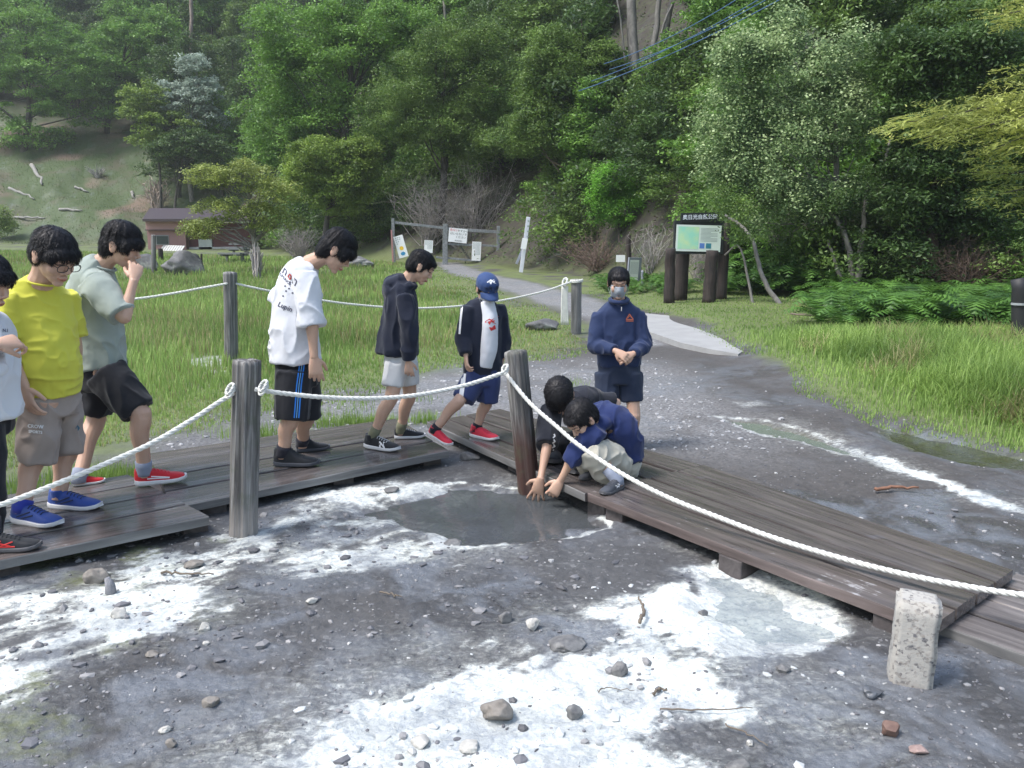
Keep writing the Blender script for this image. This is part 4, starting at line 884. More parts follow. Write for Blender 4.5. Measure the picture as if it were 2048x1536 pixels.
def trunk_mesh(rng, base, top, r, C, nb=22, bend=.06, mat=BARK, extra=None):
    mb = MB(); base = np.array(base, float); top = np.array(top, float); L = np.linalg.norm(top-base); t = np.linspace(0, 1, 12)
    Q = base+(top-base)*t[:, None]; Q[:, 0] += np.sin(t*3.1+rng.rand()*6)*L*bend*t*(1.2-t)*2; Q[:, 1] += np.sin(t*4+rng.rand()*6)*L*bend*t*(1-t)*2; Q[0, 2] -= .3
    mb.tube(Q, [r*1.25, r, r*.8, r*.5, r*.25], 10, False)
    for c in C[rng.choice(len(C), min(nb, len(C)), replace=False)]:
        k = int(np.clip(np.interp(c[2], [base[2], top[2]], [2, 10])-rng.randint(0, 4), 2, 10)); limb(mb, Q[k], c, r*.38*(1-k/14), r*.05, rng)
    return mb
def tree(name, label, base, top, lobes, mat, L, ncl, per, cr, r=.15, bark=BARK, nb=22, flat=.4, group=None, cat='tree', seed=0, up=1.0, extra=None, rmin=.55, wd=.45, drop=.25):
    rng = np.random.RandomState(seed+100); base = np.array(base, float); root = empty(name, tuple(base)); tag(root, label, cat, group)
    lb = np.array(lobes, float); lb[:, :3] -= base; C = lobe_clumps(rng, lb, ncl, rmin=rmin)
    v, f = leaves(rng, C, cr*rng.uniform(.6, 1.3, len(C)), per, L, flat, up, wd=wd, drop=drop)
    np_mesh('crown', v, f, mat, root)
    if top is not None:
        mb = trunk_mesh(rng, (0, 0, 0), np.array(top)-base, r, C, nb); 
        mb.build('trunk', bark, root, smooth=True)
    if extra: extra(root, C, rng)
    return root
def plobes(L, Y):
    """pixel lobes (px,py,rx,ry[,dY]) -> world lobes at depth Y"""
    out = []
    for l in L:
        dY = l[4] if len(l) > 4 else 0; p = W(l[0], l[1], Y+dY); s = pxm(Y+dY); out.append((*p, l[2]/s, .8*l[2]/s, l[3]/s))
    return out
def ptree(name, label, bpx, Y, toppx, lobes, mat, L, ncl, per, cr, **k):
    b = W(*bpx, Y); b[2] = min(b[2], float(hz(b[0], Y))) if k.pop('snap', 0) else b[2]
    b[2] = float(hz(b[0], Y)) if k.pop('ground', 1) else b[2]
    return tree(name, label, b, W(*toppx, Y+.5) if toppx else None, plobes(lobes, Y), mat, L, ncl, per, cr, **k)
# --- background forest: shared prototypes
protos = []
def proto(seed, h, w, mat, L, ncl, per, cr, bark=BARK, layered=True, r=.16):
    rng = np.random.RandomState(seed); lobes = []
    for i in range(9):
        z = h*(.32+.62*i/8); ww = w*(1-.65*(i/8)**1.6)*rng.uniform(.75, 1.1); a = rng.uniform(0, 6.28); lobes.append((math.cos(a)*ww*.35, math.sin(a)*ww*.35, z, ww*.7, ww*.7, h*.10))
    return tree('forest_tree', 'dense green tree in the forest on the hillside behind the nearer trees', (0, 0, -200), (0, 0, -200+h*.93), [(l[0], l[1], l[2]-200, *l[3:]) for l in lobes], mat, L, ncl, per, cr, r=r, bark=bark, group='trees of the forest on the hillside', seed=seed)
protos += [proto(1, 10, 4.6, LD, .30, 230, 70, 1.0), proto(2, 12, 5.0, LG, .31, 240, 70, 1.05), proto(3, 9, 4.4, LM, .29, 220, 70, 1.0), proto(4, 13, 4.8, LD, .31, 250, 70, 1.05), proto(5, 8, 4.0, LG, .27, 220, 70, .9)]
rng = np.random.RandomState(42); spots = []
used = {0: 0}
def place(x, y, k, s=1.0, rz=None):
    p = protos[k]; o = p if k not in used or used[k] == 0 else copy_tree(p); 
    if k not in used or used[k] == 0: used[k] = 1
    o.location = (x, y, float(hz(x, y))-.15); o.rotation_euler = (0, 0, rng.uniform(0, 6.28) if rz is None else rz); o.scale = (s, s, s*rng.uniform(.85, 1.15)); return o
used = {}
tries = 0
while len(spots) < 230 and tries < 30000:
    tries += 1
    u = rng.uniform(-.74, .74); Y = rng.uniform(26, 135); x = u*Y; hs = Y-hill_base(x)
    lo = 27 if x < -20 and x/Y < -.40 else (9 if x < -12 else 10 if x < 3 else 5)
    if hs < lo: continue
    top = hz(x, Y)-CZ
    if .10 < u < .23 and Y < 50: continue
    if top/Y > .36: continue
    if any((x-a)**2+(Y-b)**2 < (1.5+.030*Y)**2 for a, b in spots): continue
    spots.append((x, Y))
cnt = 0
for i, (x, y) in enumerate(spots):
    s = 1.0 if y > 60 else .72 if y > 38 else .55
    place(x, y, rng.choice([0, 1, 2, 3, 4], p=[.3, .22, .2, .18, .1]) if i > 4 else i, s*rng.uniform(.8, 1.15))
# undergrowth on the hill (uncountable)
def on_hill(n, lo, hi, ymin, ymax, umax=.8, dens=None):
    u = rng.uniform(-umax, umax, n); Y = rng.uniform(ymin**.5, ymax**.5, n)**2; x = u*Y; hs = Y-hill_base(x); k = (hs > lo) & (hs < hi); x, Y = x[k], Y[k]; return x, Y
x, Y = on_hill(9000, .5, 60, 16, 130)
k = ~((x/Y < -.36) & (Y-hill_base(x) < 27) & (rng.rand(len(x)) > .02)) & ~((x/Y < -.2) & (x/Y > -.42) & (Y-hill_base(x) < 9)); x, Y = x[k], Y[k]
C = np.stack([x, Y, hz(x, Y)+.12*Y/30+rng.rand(len(x))*.3], 1); m_ = rng.rand(len(x)) < .55
v, f = leaves(rng, C[m_], .25+.012*Y[m_], 16, .15, .5); tag(np_mesh('undergrowth', v, f, LD), kind='stuff')
v, f = leaves(rng, C[~m_], .2+.010*Y[~m_], 14, .13, .6); tag(np_mesh('undergrowth', v, f, leafmat('litter_leaf', (.05, .045, .03), (.13, .12, .07), .1)), kind='stuff')

# bushes that close the foot of the forest
sh_ = []
def bushproto(seed, mat, L): return tree('forest_bush', 'leafy bush in the undergrowth at the foot of the forest', (0, 0, -230), None, [(math.cos(a)*w, math.sin(a)*w, -230+z, 1.1, 1.1, .8) for a, w, z in ((0, .7, 1.0), (2, .8, 1.2), (4, .7, .8), (1, .2, 1.8), (3, .9, .5))], mat, L, 90, 60, .42, group='bushes at the foot of the forest', cat='bush', seed=seed, flat=.6)
bp = [bushproto(61, LD, .13), bushproto(62, LM, .13), bushproto(63, LG, .14)]; bn = [0, 0, 0]; bs_ = []; tr = 0
while len(bs_) < 165 and tr < 14000:
    tr += 1; u = rng.uniform(-.30, .72); Y = rng.uniform(17, 62); x = u*Y; hs = Y-hill_base(x)
    if hs < 1.2 or hs > 16 or any((x-a)**2+(Y-b)**2 < (.9+.02*Y)**2 for a, b in bs_): continue
    if 0.13 < u < .28 and hs < 2.5: continue
    if (.06 < u < .205 and hs < 6): continue
    if (-.16 < u < .05 and Y < 47) or (.115 < u < .19 and 39 < Y < 47): continue
    bs_.append((x, Y)); k = rng.choice(3); o = bp[k] if bn[k] == 0 else copy_tree(bp[k]); bn[k] = 1
    o.location = (x, Y, float(hz(x, Y))-.2); s = rng.uniform(.7, 1.25)*(.65+Y/60); o.scale = (s, s, s*rng.uniform(.8, 1.2)); o.rotation_euler = (0, 0, rng.uniform(0, 6.28))
# --- named trees, positioned after the photo
YL = T(60, 300)[1]; YM = 88
ptree('broadleaf_tree', 'big layered green tree at the upper left corner above the grassy slope', (50, 330), YL, (60, 60), [(40, 60, 110, 60), (120, 120, 110, 60), (30, 200, 100, 55), (160, 200, 80, 45), (60, 270, 75, 28), (190, 140, 60, 40)], LG, .32, 230, 190, 1.5, r=.3, nb=26, flat=.28, seed=1)
ptree('broadleaf_tree', 'rounded bright green tree right of the upper left corner tree', (215, 300), YL+4, (250, 60), [(285, 110, 100, 60), (330, 150, 60, 60), (240, 180, 70, 50), (300, 60, 70, 35)], LG, .32, 210, 190, 1.45, r=.28, seed=2, flat=.3)
ptree('silver_tree', 'pale silvery green tree on a straight trunk above the pink hut', (381, 345), 84, (388, 120), [(388, 135, 30, 30), (400, 180, 45, 30), (370, 205, 60, 30), (410, 235, 45, 22), (345, 180, 28, 25)], LS, .30, 200, 80, .8, r=.2, bark=BARKP, seed=3, flat=.4)
ptree('maple_tree', 'small yellow-green maple between the rounded tree and the silvery tree', (315, 330), 82, (300, 200), [(290, 190, 45, 28), (275, 225, 35, 22), (330, 250, 60, 30), (300, 280, 40, 18)], LY, .28, 170, 80, .85, r=.12, seed=4, flat=.3)
ptree('shrub_tree', 'dark green tree under the silvery tree', (345, 340), 80, (360, 250), [(380, 285, 55, 30), (330, 300, 35, 22), (420, 300, 40, 35)], LD, .28, 150, 80, .85, r=.12, seed=5)
ptree('broadleaf_tree', 'very large green tree left of the middle with layered limbs', (700, 430), 53, (690, 40), [(600, 60, 110, 60), (760, 60, 110, 70), (660, 150, 150, 70), (560, 230, 75, 70), (700, 250, 110, 60), (820, 110, 70, 70), (560, 130, 70, 60), (540, 300, 50, 30)], LG, .21, 360, 220, 1.2, r=.3, nb=30, flat=.35, seed=6)
ptree('broadleaf_tree', 'bushy green tree in the centre with a dome of fine leaves', (870, 430), 44, (880, 80), [(930, 90, 90, 50), (830, 170, 90, 60), (970, 170, 90, 70), (780, 240, 70, 50), (880, 250, 100, 60), (960, 280, 90, 45)], LM, .13, 420, 220, .80, r=.2, nb=26, flat=.5, seed=7)
ptree('broadleaf_tree', 'green tree with a pale bent trunk left of the blue cables', (1146, 442), 38, (1125, 110), [(1110, 100, 60, 50), (1170, 140, 70, 70), (1080, 190, 60, 60), (1190, 220, 60, 60), (1130, 260, 110, 50), (1050, 270, 70, 40), (1220, 260, 50, 40), (1120, 180, 70, 50)], LM, .12, 400, 220, .75, r=.2, bark=BARKR, nb=24, flat=.45, seed=8)
ptree('broadleaf_tree', 'yellow-green tree low on the slope left of the gate', (650, 450), 47, (660, 300), [(640, 310, 75, 35), (700, 350, 60, 45), (610, 360, 55, 40), (680, 400, 60, 30), (720, 300, 40, 30)], LY, .17, 420, 90, .6, r=.16, seed=9)
ptree('small_tree', 'small olive-yellow tree with many thin stems in the meadow', (510, 548), T(510, 548)[1], (505, 370), [(415, 350, 38, 28), (490, 350, 60, 35), (560, 400, 50, 38), (440, 420, 50, 32), (410, 455, 45, 22), (520, 430, 40, 30), (575, 440, 28, 22)], leafmat('leaf_olive', (.08, .12, .025), (.36, .42, .11)), .11, 230, 75, .42, r=.12, bark=BARKP, nb=60, flat=.4, seed=10, ground=1)
ptree('round_shrub', 'dense bright green rounded shrub in front of the forest, left of the map board', (1240, 450), T(1240, 470)[1], (1240, 360), [(1230, 370, 50, 45), (1280, 370, 48, 42), (1200, 410, 35, 40), (1260, 420, 75, 32), (1330, 350, 35, 25)], LB, .10, 380, 80, .35, r=.06, nb=14, flat=.7, seed=11, cat='shrub')
Y13 = T(1712, 560)[1]
def dots(root, C, rng):
    C2 = np.concatenate([C, C])*1.03+rng.normal(size=(2*len(C), 3))*.12+np.array([0, -.22, .05]); v, f = leaves(rng, C2, .36, 13, .070, .8, 1.0, .1, .85); np_mesh('blossom', v, f, LDOT, root)
ptree('blossom_tree', 'broad tree dotted with pale blossom behind the map board', (1716, 560), Y13, (1640, 130), [(1480, 130, 60, 60), (1570, 160, 90, 80), (1680, 130, 80, 60), (1460, 240, 60, 70), (1560, 290, 100, 80), (1690, 250, 90, 70), (1500, 370, 80, 50), (1610, 400, 90, 50), (1450, 320, 60, 50), (1480, 450, 50, 40), (1570, 70, 40, 45), (1720, 400, 50, 40)], leafmat('leaf_bluegreen', (.055, .11, .045), (.30, .42, .19)), .085, 560, 120, .34, r=.09, bark=BARKP, nb=40, flat=.6, seed=12, extra=dots)
# leaning slim trunk and split clump trunks in front of that tree
def stems(name, label, paths, mat, parent=None):
    mb = MB(); b0 = W(*paths[0][0][0], paths[0][1]); rg = np.random.RandomState(len(label))
    for pts, Y, r0, r1 in paths:
        Q = np.array([W(x, y, Y+.25*i) for i, (x, y) in enumerate(pts)]); Q[0, 2] = min(Q[0, 2], hz(Q[0, 0], Q[0, 1])-.05); Q = curve_pts(Q, 18); Q += rg.normal(size=Q.shape)*r0*.12; mb.tube(Q-b0, [r0, r1], 8, False)
    root = empty(name, tuple(b0)); tag(root, label, 'tree'); mb.build('trunk', mat, root, smooth=True)
    return root, b0
root, b0 = stems('leaning_tree', 'slim pale tree leaning left over the ferns right of the map board', [([(1562, 603), (1530, 565), (1515, 520), (1505, 480), (1480, 450), (1450, 430)], Y13-2.2, .065, .035), ([(1512, 500), (1480, 495), (1450, 510)], Y13-2.2, .035, .02)], BARKP)
rg = np.random.RandomState(4); C = lobe_clumps(rg, plobes([(1475, 430, 45, 40), (1440, 400, 35, 35), (1500, 470, 30, 22)], Y13-2), 60)-b0; v, f = leaves(rg, C, .28, 50, .07, .6); np_mesh('crown', v, f, LM, root)
root, b0 = stems('clump_tree', 'pale trunks fanning up from one stump right of the leaning tree', [([(1706, 560), (1700, 510), (1680, 450), (1650, 410)], Y13-1, .10, .04), ([(1712, 560), (1722, 500), (1728, 420), (1735, 370)], Y13-1, .10, .04), ([(1700, 558), (1670, 525), (1655, 480)], Y13-1, .07, .03)], BARKP)
rg = np.random.RandomState(5); C = lobe_clumps(rg, plobes([(1690, 400, 60, 30), (1740, 350, 40, 30)], Y13-1), 50)-b0; v, f = leaves(rg, C, .3, 50, .08, .6); np_mesh('crown', v, f, LD, root)
Y14 = T(1880, 580)[1]
ptree('dark_tree', 'dark tree with reddish forked trunk at the right edge', (1880, 575), Y14, (1850, 200), [(1830, 120, 100, 60), (1950, 120, 110, 70), (1850, 230, 90, 60), (1980, 330, 80, 60), (1850, 330, 80, 50), (1930, 420, 90, 50), (2030, 220, 60, 60), (1800, 400, 60, 40)], LD, .12, 900, 85, .4, r=.16, bark=woodmat('bark_red', (.04, .028, .024), (.15, .105, .09), .9, (5, 5, 1.4), bump=1, bd=.03), nb=50, flat=.5, seed=13)
ptree('dark_tree', 'olive green tree crown at the upper right corner', (2080, 560), Y14+3, (2000, 60), [(1900, 50, 90, 40), (2000, 80, 90, 50), (1860, 100, 70, 35), (2040, 10, 60, 40)], LM, .13, 420, 85, .42, r=.14, nb=24, seed=14)
# conifer sprays from the right
def sprays(name, label, base, arms, mat, seed=0):
    rg = np.random.RandomState(seed); base = np.array(base, float); root = empty(name, tuple(base)); tag(root, label, 'tree'); mb = MB(); V_ = []; nv = 0
    mb.tube(np.array([(0, 0, -.3), (0, .05, 2.5), (0, 0, 7)]), [.16, .12, .05], 10, False)
    for (ax, ay, bx, by, Y, n) in arms:
        a = W(ax, ay, Y)-base; b = W(bx, by, Y-.3)-base; limb(mb, a, b, .03, .006, rg, .1)
        for i in range(n):
            t = rg.rand()**.8; p = a+(b-a)*t+rg.normal(size=3)*np.array([.22, .35, .13])*(1.1-t*.6); d = (b-a)/np.linalg.norm(b-a)*rg.uniform(.10, .24)+np.array([rg.normal()*.10, rg.normal()*.14, rg.uniform(-.05, .03)])
            L = np.linalg.norm(d); d /= L; q = np.linspace(0, 1, 6)
            sd_ = np.cross(d, [0, 0, 1]); sd_ /= np.linalg.norm(sd_)
            for k in range(14):
                c = p+d*L*k/14+np.array([0, 0, -.025*(k/14)**2]); l = .042*(1-.4*k/14)
                for s in (-1, 1):
                    tip = c+sd_*s*l+d*l*.5+np.array([0, 0, .01]); V_.append([c-d*.008, c+d*.008, tip+d*.005, tip-d*.005])
    cs = []
    for (ax, ay, bx, by, Y, n) in arms:
        a = W(ax, ay, Y)-base; b = W(bx, by, Y-.3)-base
        for i in range(int(n*.7)): cs.append(a+(b-a)*rg.rand()**.7+rg.normal(size=3)*np.array([.2, .35, .12]))
    lv, lf = leaves(rg, np.array(cs), .26, 34, .085, .25, 1.6, .25, .26); V_ = np.concatenate([np.array(V_).reshape(-1, 3), lv]); np_mesh('needles', V_, np.arange(len(V_)).reshape(-1, 4), mat, root); mb.build('trunk', BARK, root, smooth=True)
bs = W(2230, 620, 14); bs[2] = float(hz(bs[0], 14))
sprays('conifer', 'yellow-green conifer reaching in from the right edge with drooping sprays', bs, [(2200, 170, 1800, 245, 14, 150), (2200, 210, 1850, 275, 13.6, 130), (2200, 190, 1930, 225, 14.4, 100), (2200, 240, 1990, 300, 13.5, 80), (2200, 340, 1940, 345, 14, 60), (2200, 380, 1990, 390, 13.7, 60), (2180, 20, 1990, 30, 14, 50), (2200, 120, 2030, 150, 14, 40)], LC, 1)
# pale trunks tree at the top
Yp = T(1275, 262)[1]
root, b0 = stems('pale_trunk_tree', 'tall bare pale-barked tree with several trunks behind the blue cables', [([(1271, 245), (1272, 160), (1268, 80), (1262, -20), (1258, -120)], Yp, .30, .16), ([(1290, 245), (1300, 180), (1322, 100), (1345, 0), (1370, -90)], Yp+.6, .17, .09), ([(1282, 245), (1290, 170), (1312, 60), (1320, -40)], Yp+.3, .2, .1), ([(1265, 205), (1235, 140), (1220, 90), (1195, 50)], Yp, .07, .03), ([(1262, 200), (1230, 170), (1218, 140)], Yp, .05, .02), ([(1305, 160), (1325, 60), (1360, -20)], Yp, .08, .04), ([(1268, 90), (1240, 30), (1225, -20)], Yp, .06, .03)], BARKP)
rg = np.random.RandomState(6); C = lobe_clumps(rg, plobes([(1280, -140, 160, 70), (1380, -120, 100, 60)], Yp), 90)-b0; v, f = leaves(rg, C, .9, 50, .16, .4); np_mesh('crown', v, f, LD, root)
# more thin trunks on the hill
for i, (x0, y0, x1, y1, Y, r, m) in enumerate(((382, 90, 380, -20, 96, .28, BARKR), (1440, 190, 1455, 60, 38, .2, BARK), (1383, 160, 1400, 90, 40, .25, BARKP), (718, 230, 722, 180, 58, .2, BARKP), (1770, 330, 1790, 215, 24, .05, BARKP), (890, 40, 880, -30, 60, .12, BARKP), (1495, 60, 1500, -20, 34, .16, BARK))):
    stems('bare_tree', ['orange-brown lit straight trunk high at the upper left', 'dark slanted trunk above the blossom tree’s left side'.replace('’', ''), 'broad pale stump leaning left of the blossom tree top', 'short pale trunk glimpsed inside the very large tree', 'thin pale bare stick among the leaves at right', 'thin pale trunk at the top edge above the central dome', 'dark trunk at the top edge right of the cables'][i], [([(x0, y0+20), (x0, y0), ((x0+x1)/2+2, (y0+y1)/2), (x1, y1)], Y, r, r*.7)], m)
# --- bare twiggy shrubs
def twiggy(label, px, py, hpx, wpx, n=60, seed=0, mat=TWG, lean=0, name='bare_shrub', r=.018, sub=3, Y=None):
    rg = np.random.RandomState(seed); b = T(px, py) if Y is None else W(px, py, Y); s = pxm(b[1]); H = hpx/s; Wd = wpx/s/2; mb = MB()
    for i in range(n):
        a = rg.uniform(0, 6.28); q = rg.rand()**.6; tip = np.array([math.cos(a)*Wd*q+lean*H, math.sin(a)*Wd*q*.7, H*rg.uniform(.55, 1)*(1-.35*q)]); st = np.array([rg.normal()*.1*Wd, rg.normal()*.1, -.05])
        m = (st+tip)/2+np.array([0, 0, H*.12])*(1-q)+rg.normal(size=3)*H*.05; t = np.linspace(0, 1, 7)[:, None]; Q = (1-t)**2*st+2*t*(1-t)*m+t*t*tip; Q[1:] += rg.normal(size=(6, 3))*H*.015; mb.tube(Q, [r, r*.25], 4, False)
        for k in range(sub*3):
            j = rg.randint(2, 7); e = Q[j]+rg.normal(size=3)*np.array([.22, .22, .18])*H*.55+np.array([0, 0, H*.07]); mb.tube([Q[j], (Q[j]+e)/2+rg.normal(size=3)*H*.02, e], [r*.35, r*.12], 3, False)
    o = mb.build(name, mat); o.location = tuple(b); return tag(o, label, 'shrub')
twiggy('wide bare grey twiggy shrub right behind the gate', 945, 500, 190, 250, 90, 1, Y=YG+3)
twiggy('bare grey shrub behind the left half of the gate', 860, 490, 150, 170, 70, 2, Y=YG+3.5)
twiggy('low tangle of dry brown stems at the foot of the bright green shrub', 1200, 540, 80, 190, 80, 3, mat=plain('twig_brown', (.17, .12, .10), .9, .3, 6, 0))
twiggy('pale arching bare stems left of the map board', 1300, 545, 110, 120, 30, 4, mat=plain('twig_pale', (.30, .28, .27), .9, .3, 6, 0), sub=1)
twiggy('thin bare bush at the foot of the hill left of the marker post', 1110, 480, 110, 90, 36, 5)
twiggy('bare grey scrub behind the meadow tree', 600, 520, 90, 130, 60, 6)
twiggy('dry brown thicket under the forked tree at right', 1930, 585, 110, 260, 110, 7, mat=plain('twig_brown2', (.11, .075, .06), .9, .3, 6, 0), r=.014)
twiggy('grey brush among the blossom tree stems', 1600, 520, 120, 220, 80, 8, r=.012)
twiggy('bare twigs poking from the top of the blossom tree', 1600, 160, 110, 110, 24, 9, r=.012, Y=Y13+1)
twiggy('dry branch pile on the grassy slope', 195, 355, 32, 45, 26, 10, mat=plain('deadwood', (.26, .25, .235), .9, .2, 5, 0), r=.07, sub=1)
twiggy('tall dead bleached stump with hanging roots above the pink hut', 315, 420, 72, 60, 30, 11, mat=plain('deadwood2', (.36, .29, .25), .9, .35, 1.5, 0), r=.14, sub=1, name='dead_stump')
twiggy('weathered dead trunk wrapped in stems at the foot of the meadow tree', 515, 556, 80, 34, 40, 12, mat=plain('deadwood3', (.33, .30, .29), .9, .3, 5, 0), r=.05, sub=0, name='dead_stump')
twiggy('pale grey twigs in the dark bank behind the map board', 1400, 560, 90, 110, 40, 13, r=.012)
for a, b, r, lb in (((66, 332), (84, 372), .22, 'pale fallen log lying downslope on the grassy hill'), ((20, 378), (68, 400), .16, 'bent pale dead branch on the slope above red earth'), ((150, 376), (176, 386), .13, 'short bleached log in the middle of the grassy slope'), ((120, 420), (165, 424), .14, 'grey log at the foot of the grassy slope'), ((30, 436), (90, 438), .12, 'long low grey log near the left edge of the meadow'), ((265, 386), (268, 398), .16, 'small orange stump on the slope')):
    A_ = T(*a); B_ = T(*b); A_[2] += r*.7; B_[2] += r*.7; mb = MB(); t = np.linspace(0, 1, 8)[:, None]; Q = A_+(B_-A_)*t+np.random.RandomState(len(lb)).normal(size=(8, 3))*r*.4; mb.tube(Q, [r, r*.8, r*.4], 8); tag(mb.build('fallen_log', plain('deadwood', (.26, .25, .235), .9, .2, 5, 0), smooth=True), lb, 'log')
ptree('yellow_bush', 'round yellow-green bush at the left edge of the meadow', (5, 470), T(5, 478)[1], None, [(0, 440, 28, 26), (18, 452, 16, 14)], LY, .2, 60, 70, .6, seed=21, cat='shrub', flat=.7)

# --- ferns (uncountable)
def ferns(name, n, region, mat, seed, size=.55):
    rg = np.random.RandomState(seed); P = []
    while len(P) < n:
        p = region(rg)
        if p is not None: P.append(p)
    V_ = []
    for b in P:
        S = size*rg.uniform(.45, 1.3)*(.9+.1*b[1]/10)
        for k in range(rg.randint(7, 11)):
            a = rg.uniform(0, 6.28); d = np.array([math.cos(a), math.sin(a), 0]); s = np.array([-d[1], d[0], 0]); m = 13; arch = rg.uniform(.6, 1.5)
            t = np.linspace(.08, 1, m); C = b+d*(t*S)[:, None]+np.array([0, 0, 1])*(S*arch*(t*1.5-t*t*1.25))[:, None]; w = S*.24*np.sin(np.pi*np.clip(t*.9+.12, 0, 1))**.8
            dt = np.gradient(C, axis=0); dt /= np.linalg.norm(dt, axis=1)[:, None]
            for i in range(m):
                for sg in (-1, 1):
                    tip = C[i]+s*sg*w[i]+dt[i]*w[i]*.35-np.array([0, 0, w[i]*.2]); h = dt[i]*S/m*.42; V_.append([C[i]-h, C[i]+h, tip+h*.25, tip-h*.25])
    V_ = np.array(V_).reshape(-1, 3); tag(np_mesh(name, V_, np.arange(len(V_)).reshape(-1, 4), mat), kind='stuff')
def reg_px(x0, x1, y0f, y1f):
    def f(rg):
        px = rg.uniform(x0, x1); py = rg.uniform(y0f(px), y1f(px)); p = T(px, py, 60); return p if p[1] < 40 else None
    return f
ferns('ferns', 150, reg_px(1440, 1680, lambda x: 500, lambda x: 590), FERN, 1, .75)
ferns('ferns', 230, reg_px(1640, 2150, lambda x: 590, lambda x: 655+(x-1610)*.03), FERN, 2, .68)
ferns('ferns', 60, reg_px(1200, 1380, lambda x: 560, lambda x: 590), FERN, 3, .4)
# --- grass
def blades(name, B, H, Wd, mat, seed, segs=2, lean=.35):
    rg = np.random.RandomState(seed); n = len(B); a = rg.uniform(0, 6.28, n); d = np.stack([np.cos(a), np.sin(a), np.zeros(n)], 1); s = np.stack([-d[:, 1], d[:, 0], d[:, 2]], 1)
    # turn blade faces roughly at random
    L = rg.uniform(.2, 1, n)*lean; V_ = []
    for k in range(segs+1):
        t = k/segs; c = B+np.array([0, 0, 1])*(H*(t-.35*L*t*t))[:, None]+d*(H*L*t*t)[:, None]; w = (Wd*(1-t)**.7*.5+Wd*.03)[:, None]; V_ += [c-s*w, c+s*w]
    V_ = np.stack(V_, 1).reshape(-1, 3); m = 2*(segs+1); base = (np.arange(n)*m)[:, None, None]; q = np.array([[2*k, 2*k+1, 2*k+3, 2*k+2] for k in range(segs)])[None]
    return tag(np_mesh(name, V_, (base+q).reshape(-1, 4), mat), kind='stuff')
rng = np.random.RandomState(8)
def sample_grass(N, ymin, ymax, P, um=.85, pw=1.0):
    u = rng.uniform(-um, um, N); Y = (ymin**(1-pw)+(ymax**(1-pw)-ymin**(1-pw))*rng.rand(N))**(1/(1-pw)) if pw != 1 else ymin*np.exp(rng.rand(N)*math.log(ymax/ymin)); x = u*Y
    sd_ = sdist(x, Y, P); gn = fbm(x*.7, Y*.7, 3, 2); ok = sd_ > -.25+1.4*(gn-.35)
    x, Y, sd_, gn = x[ok], Y[ok], sd_[ok], gn[ok]; w, *_ = masks(x, Y); k = (w < .25) & (Y-hill_base(x) < 2); return x[k], Y[k], sd_[k], gn[k]
x, Y, s_, gn = sample_grass(290000, 4.9, 72, MEAD); k = sdist(x, Y, np.array(SOLID_DECK)) < -.06; x, Y, s_, gn = x[k], Y[k], s_[k], gn[k]
tall = sstep(.2, 3.5, s_)*(.55+.9*fbm(x*.5, Y*.5, 2, 1)); H = (.05+.20*tall)*rng.uniform(.5, 1.25, len(x)); B = np.stack([x, Y, ground_z(x, Y)-.01], 1)
dry = rng.rand(len(x)) < .16+.25*(fbm(x*.3+9, Y*.3, 2, 3) > .55)
W_ = .004+.0011*Y
blades('meadow_grass', B[~dry], H[~dry], W_[~dry], GRM, 1); blades('meadow_grass', B[dry], H[dry]*.9, W_[dry], GRD, 2)
# sparse tufts on the gravel before the meadow
N = 260; u = rng.uniform(-.62, .12, N); Y = rng.uniform(5.9, 9.5, N); x = u*Y; k = (sdist(x, Y, np.array(SOLID_DECK)) < -.05) & (fbm(x*.9, Y*.9, 2, 3) > .42); x, Y = x[k], Y[k]
bx = np.repeat(x, 26)+rng.normal(size=len(x)*26)*.07; by = np.repeat(Y, 26)+rng.normal(size=len(x)*26)*.07
blades('grass_tufts', np.stack([bx, by, ground_z(bx, by)], 1), rng.uniform(.03, .11, len(bx)), np.full(len(bx), .006), GRM, 3)
for cx, cy, rr, n_ in ((-2.75, 5.45, .22, 900), (-3.3, 5.1, .3, 900), (-1.55, 7.15, .2, 500), (-.75, 7.25, .12, 250), (-2.1, 6.7, .2, 400), (-1.25, 7.2, .15, 300)):
    bx = cx+rng.normal(size=n_)*rr; by = cy+rng.normal(size=n_)*rr*.5; k = sdist(bx, by, np.array([A0-dA*1.6, A1, A1+nA*1.16, A0-dA*1.6+nA*1.16])) < 0; bx, by = bx[k], by[k]
    k = sdist(bx, by, np.array([B0, B1, g(790, 836), g(296, 905)])) < 0; bx, by = bx[k], by[k]
    blades('grass_tufts', np.stack([bx, by, ground_z(bx, by)], 1), rng.uniform(.05, .14, len(bx)), np.full(len(bx), .006), GRB, 4)
# right bank grass
x, Y, s_, gn = sample_grass(420000, 3.6, 30, RGR, .82)
k = (x > .8) & (Y < 45); x, Y, s_ = x[k], Y[k], s_[k]
front = 1-sstep(10.5, 14.5, Y); tall = sstep(.0, 1.3, s_)*front*sstep(2.2, 3.4, x)*(.45+.9*fbm(x*.8, Y*.8, 3, 4))
H = (.05+.36*tall)*rng.uniform(.45, 1.3, len(x)); B = np.stack([x, Y, ground_z(x, Y)-.01], 1); kk = rng.rand(len(x)) < (.45+.5*tall)
x, Y, H, B, tall = x[kk], Y[kk], H[kk], B[kk], tall[kk]; big = tall > .3
gk = fbm(x*1.7, Y*1.7, 2, 2)+rng.rand(len(x))*.3 > .86; q1 = big & ~gk; q2 = big & gk; blades('tall_grass', B[q1], H[q1], .005+.0008*Y[q1], GRB, 5, 4, .9); blades('tall_grass', B[q2], H[q2]*1.1, .005+.0007*Y[q2], GRD, 9, 4, 1.1); blades('short_grass', B[~big], H[~big], .005+.0010*Y[~big], GRM, 6)
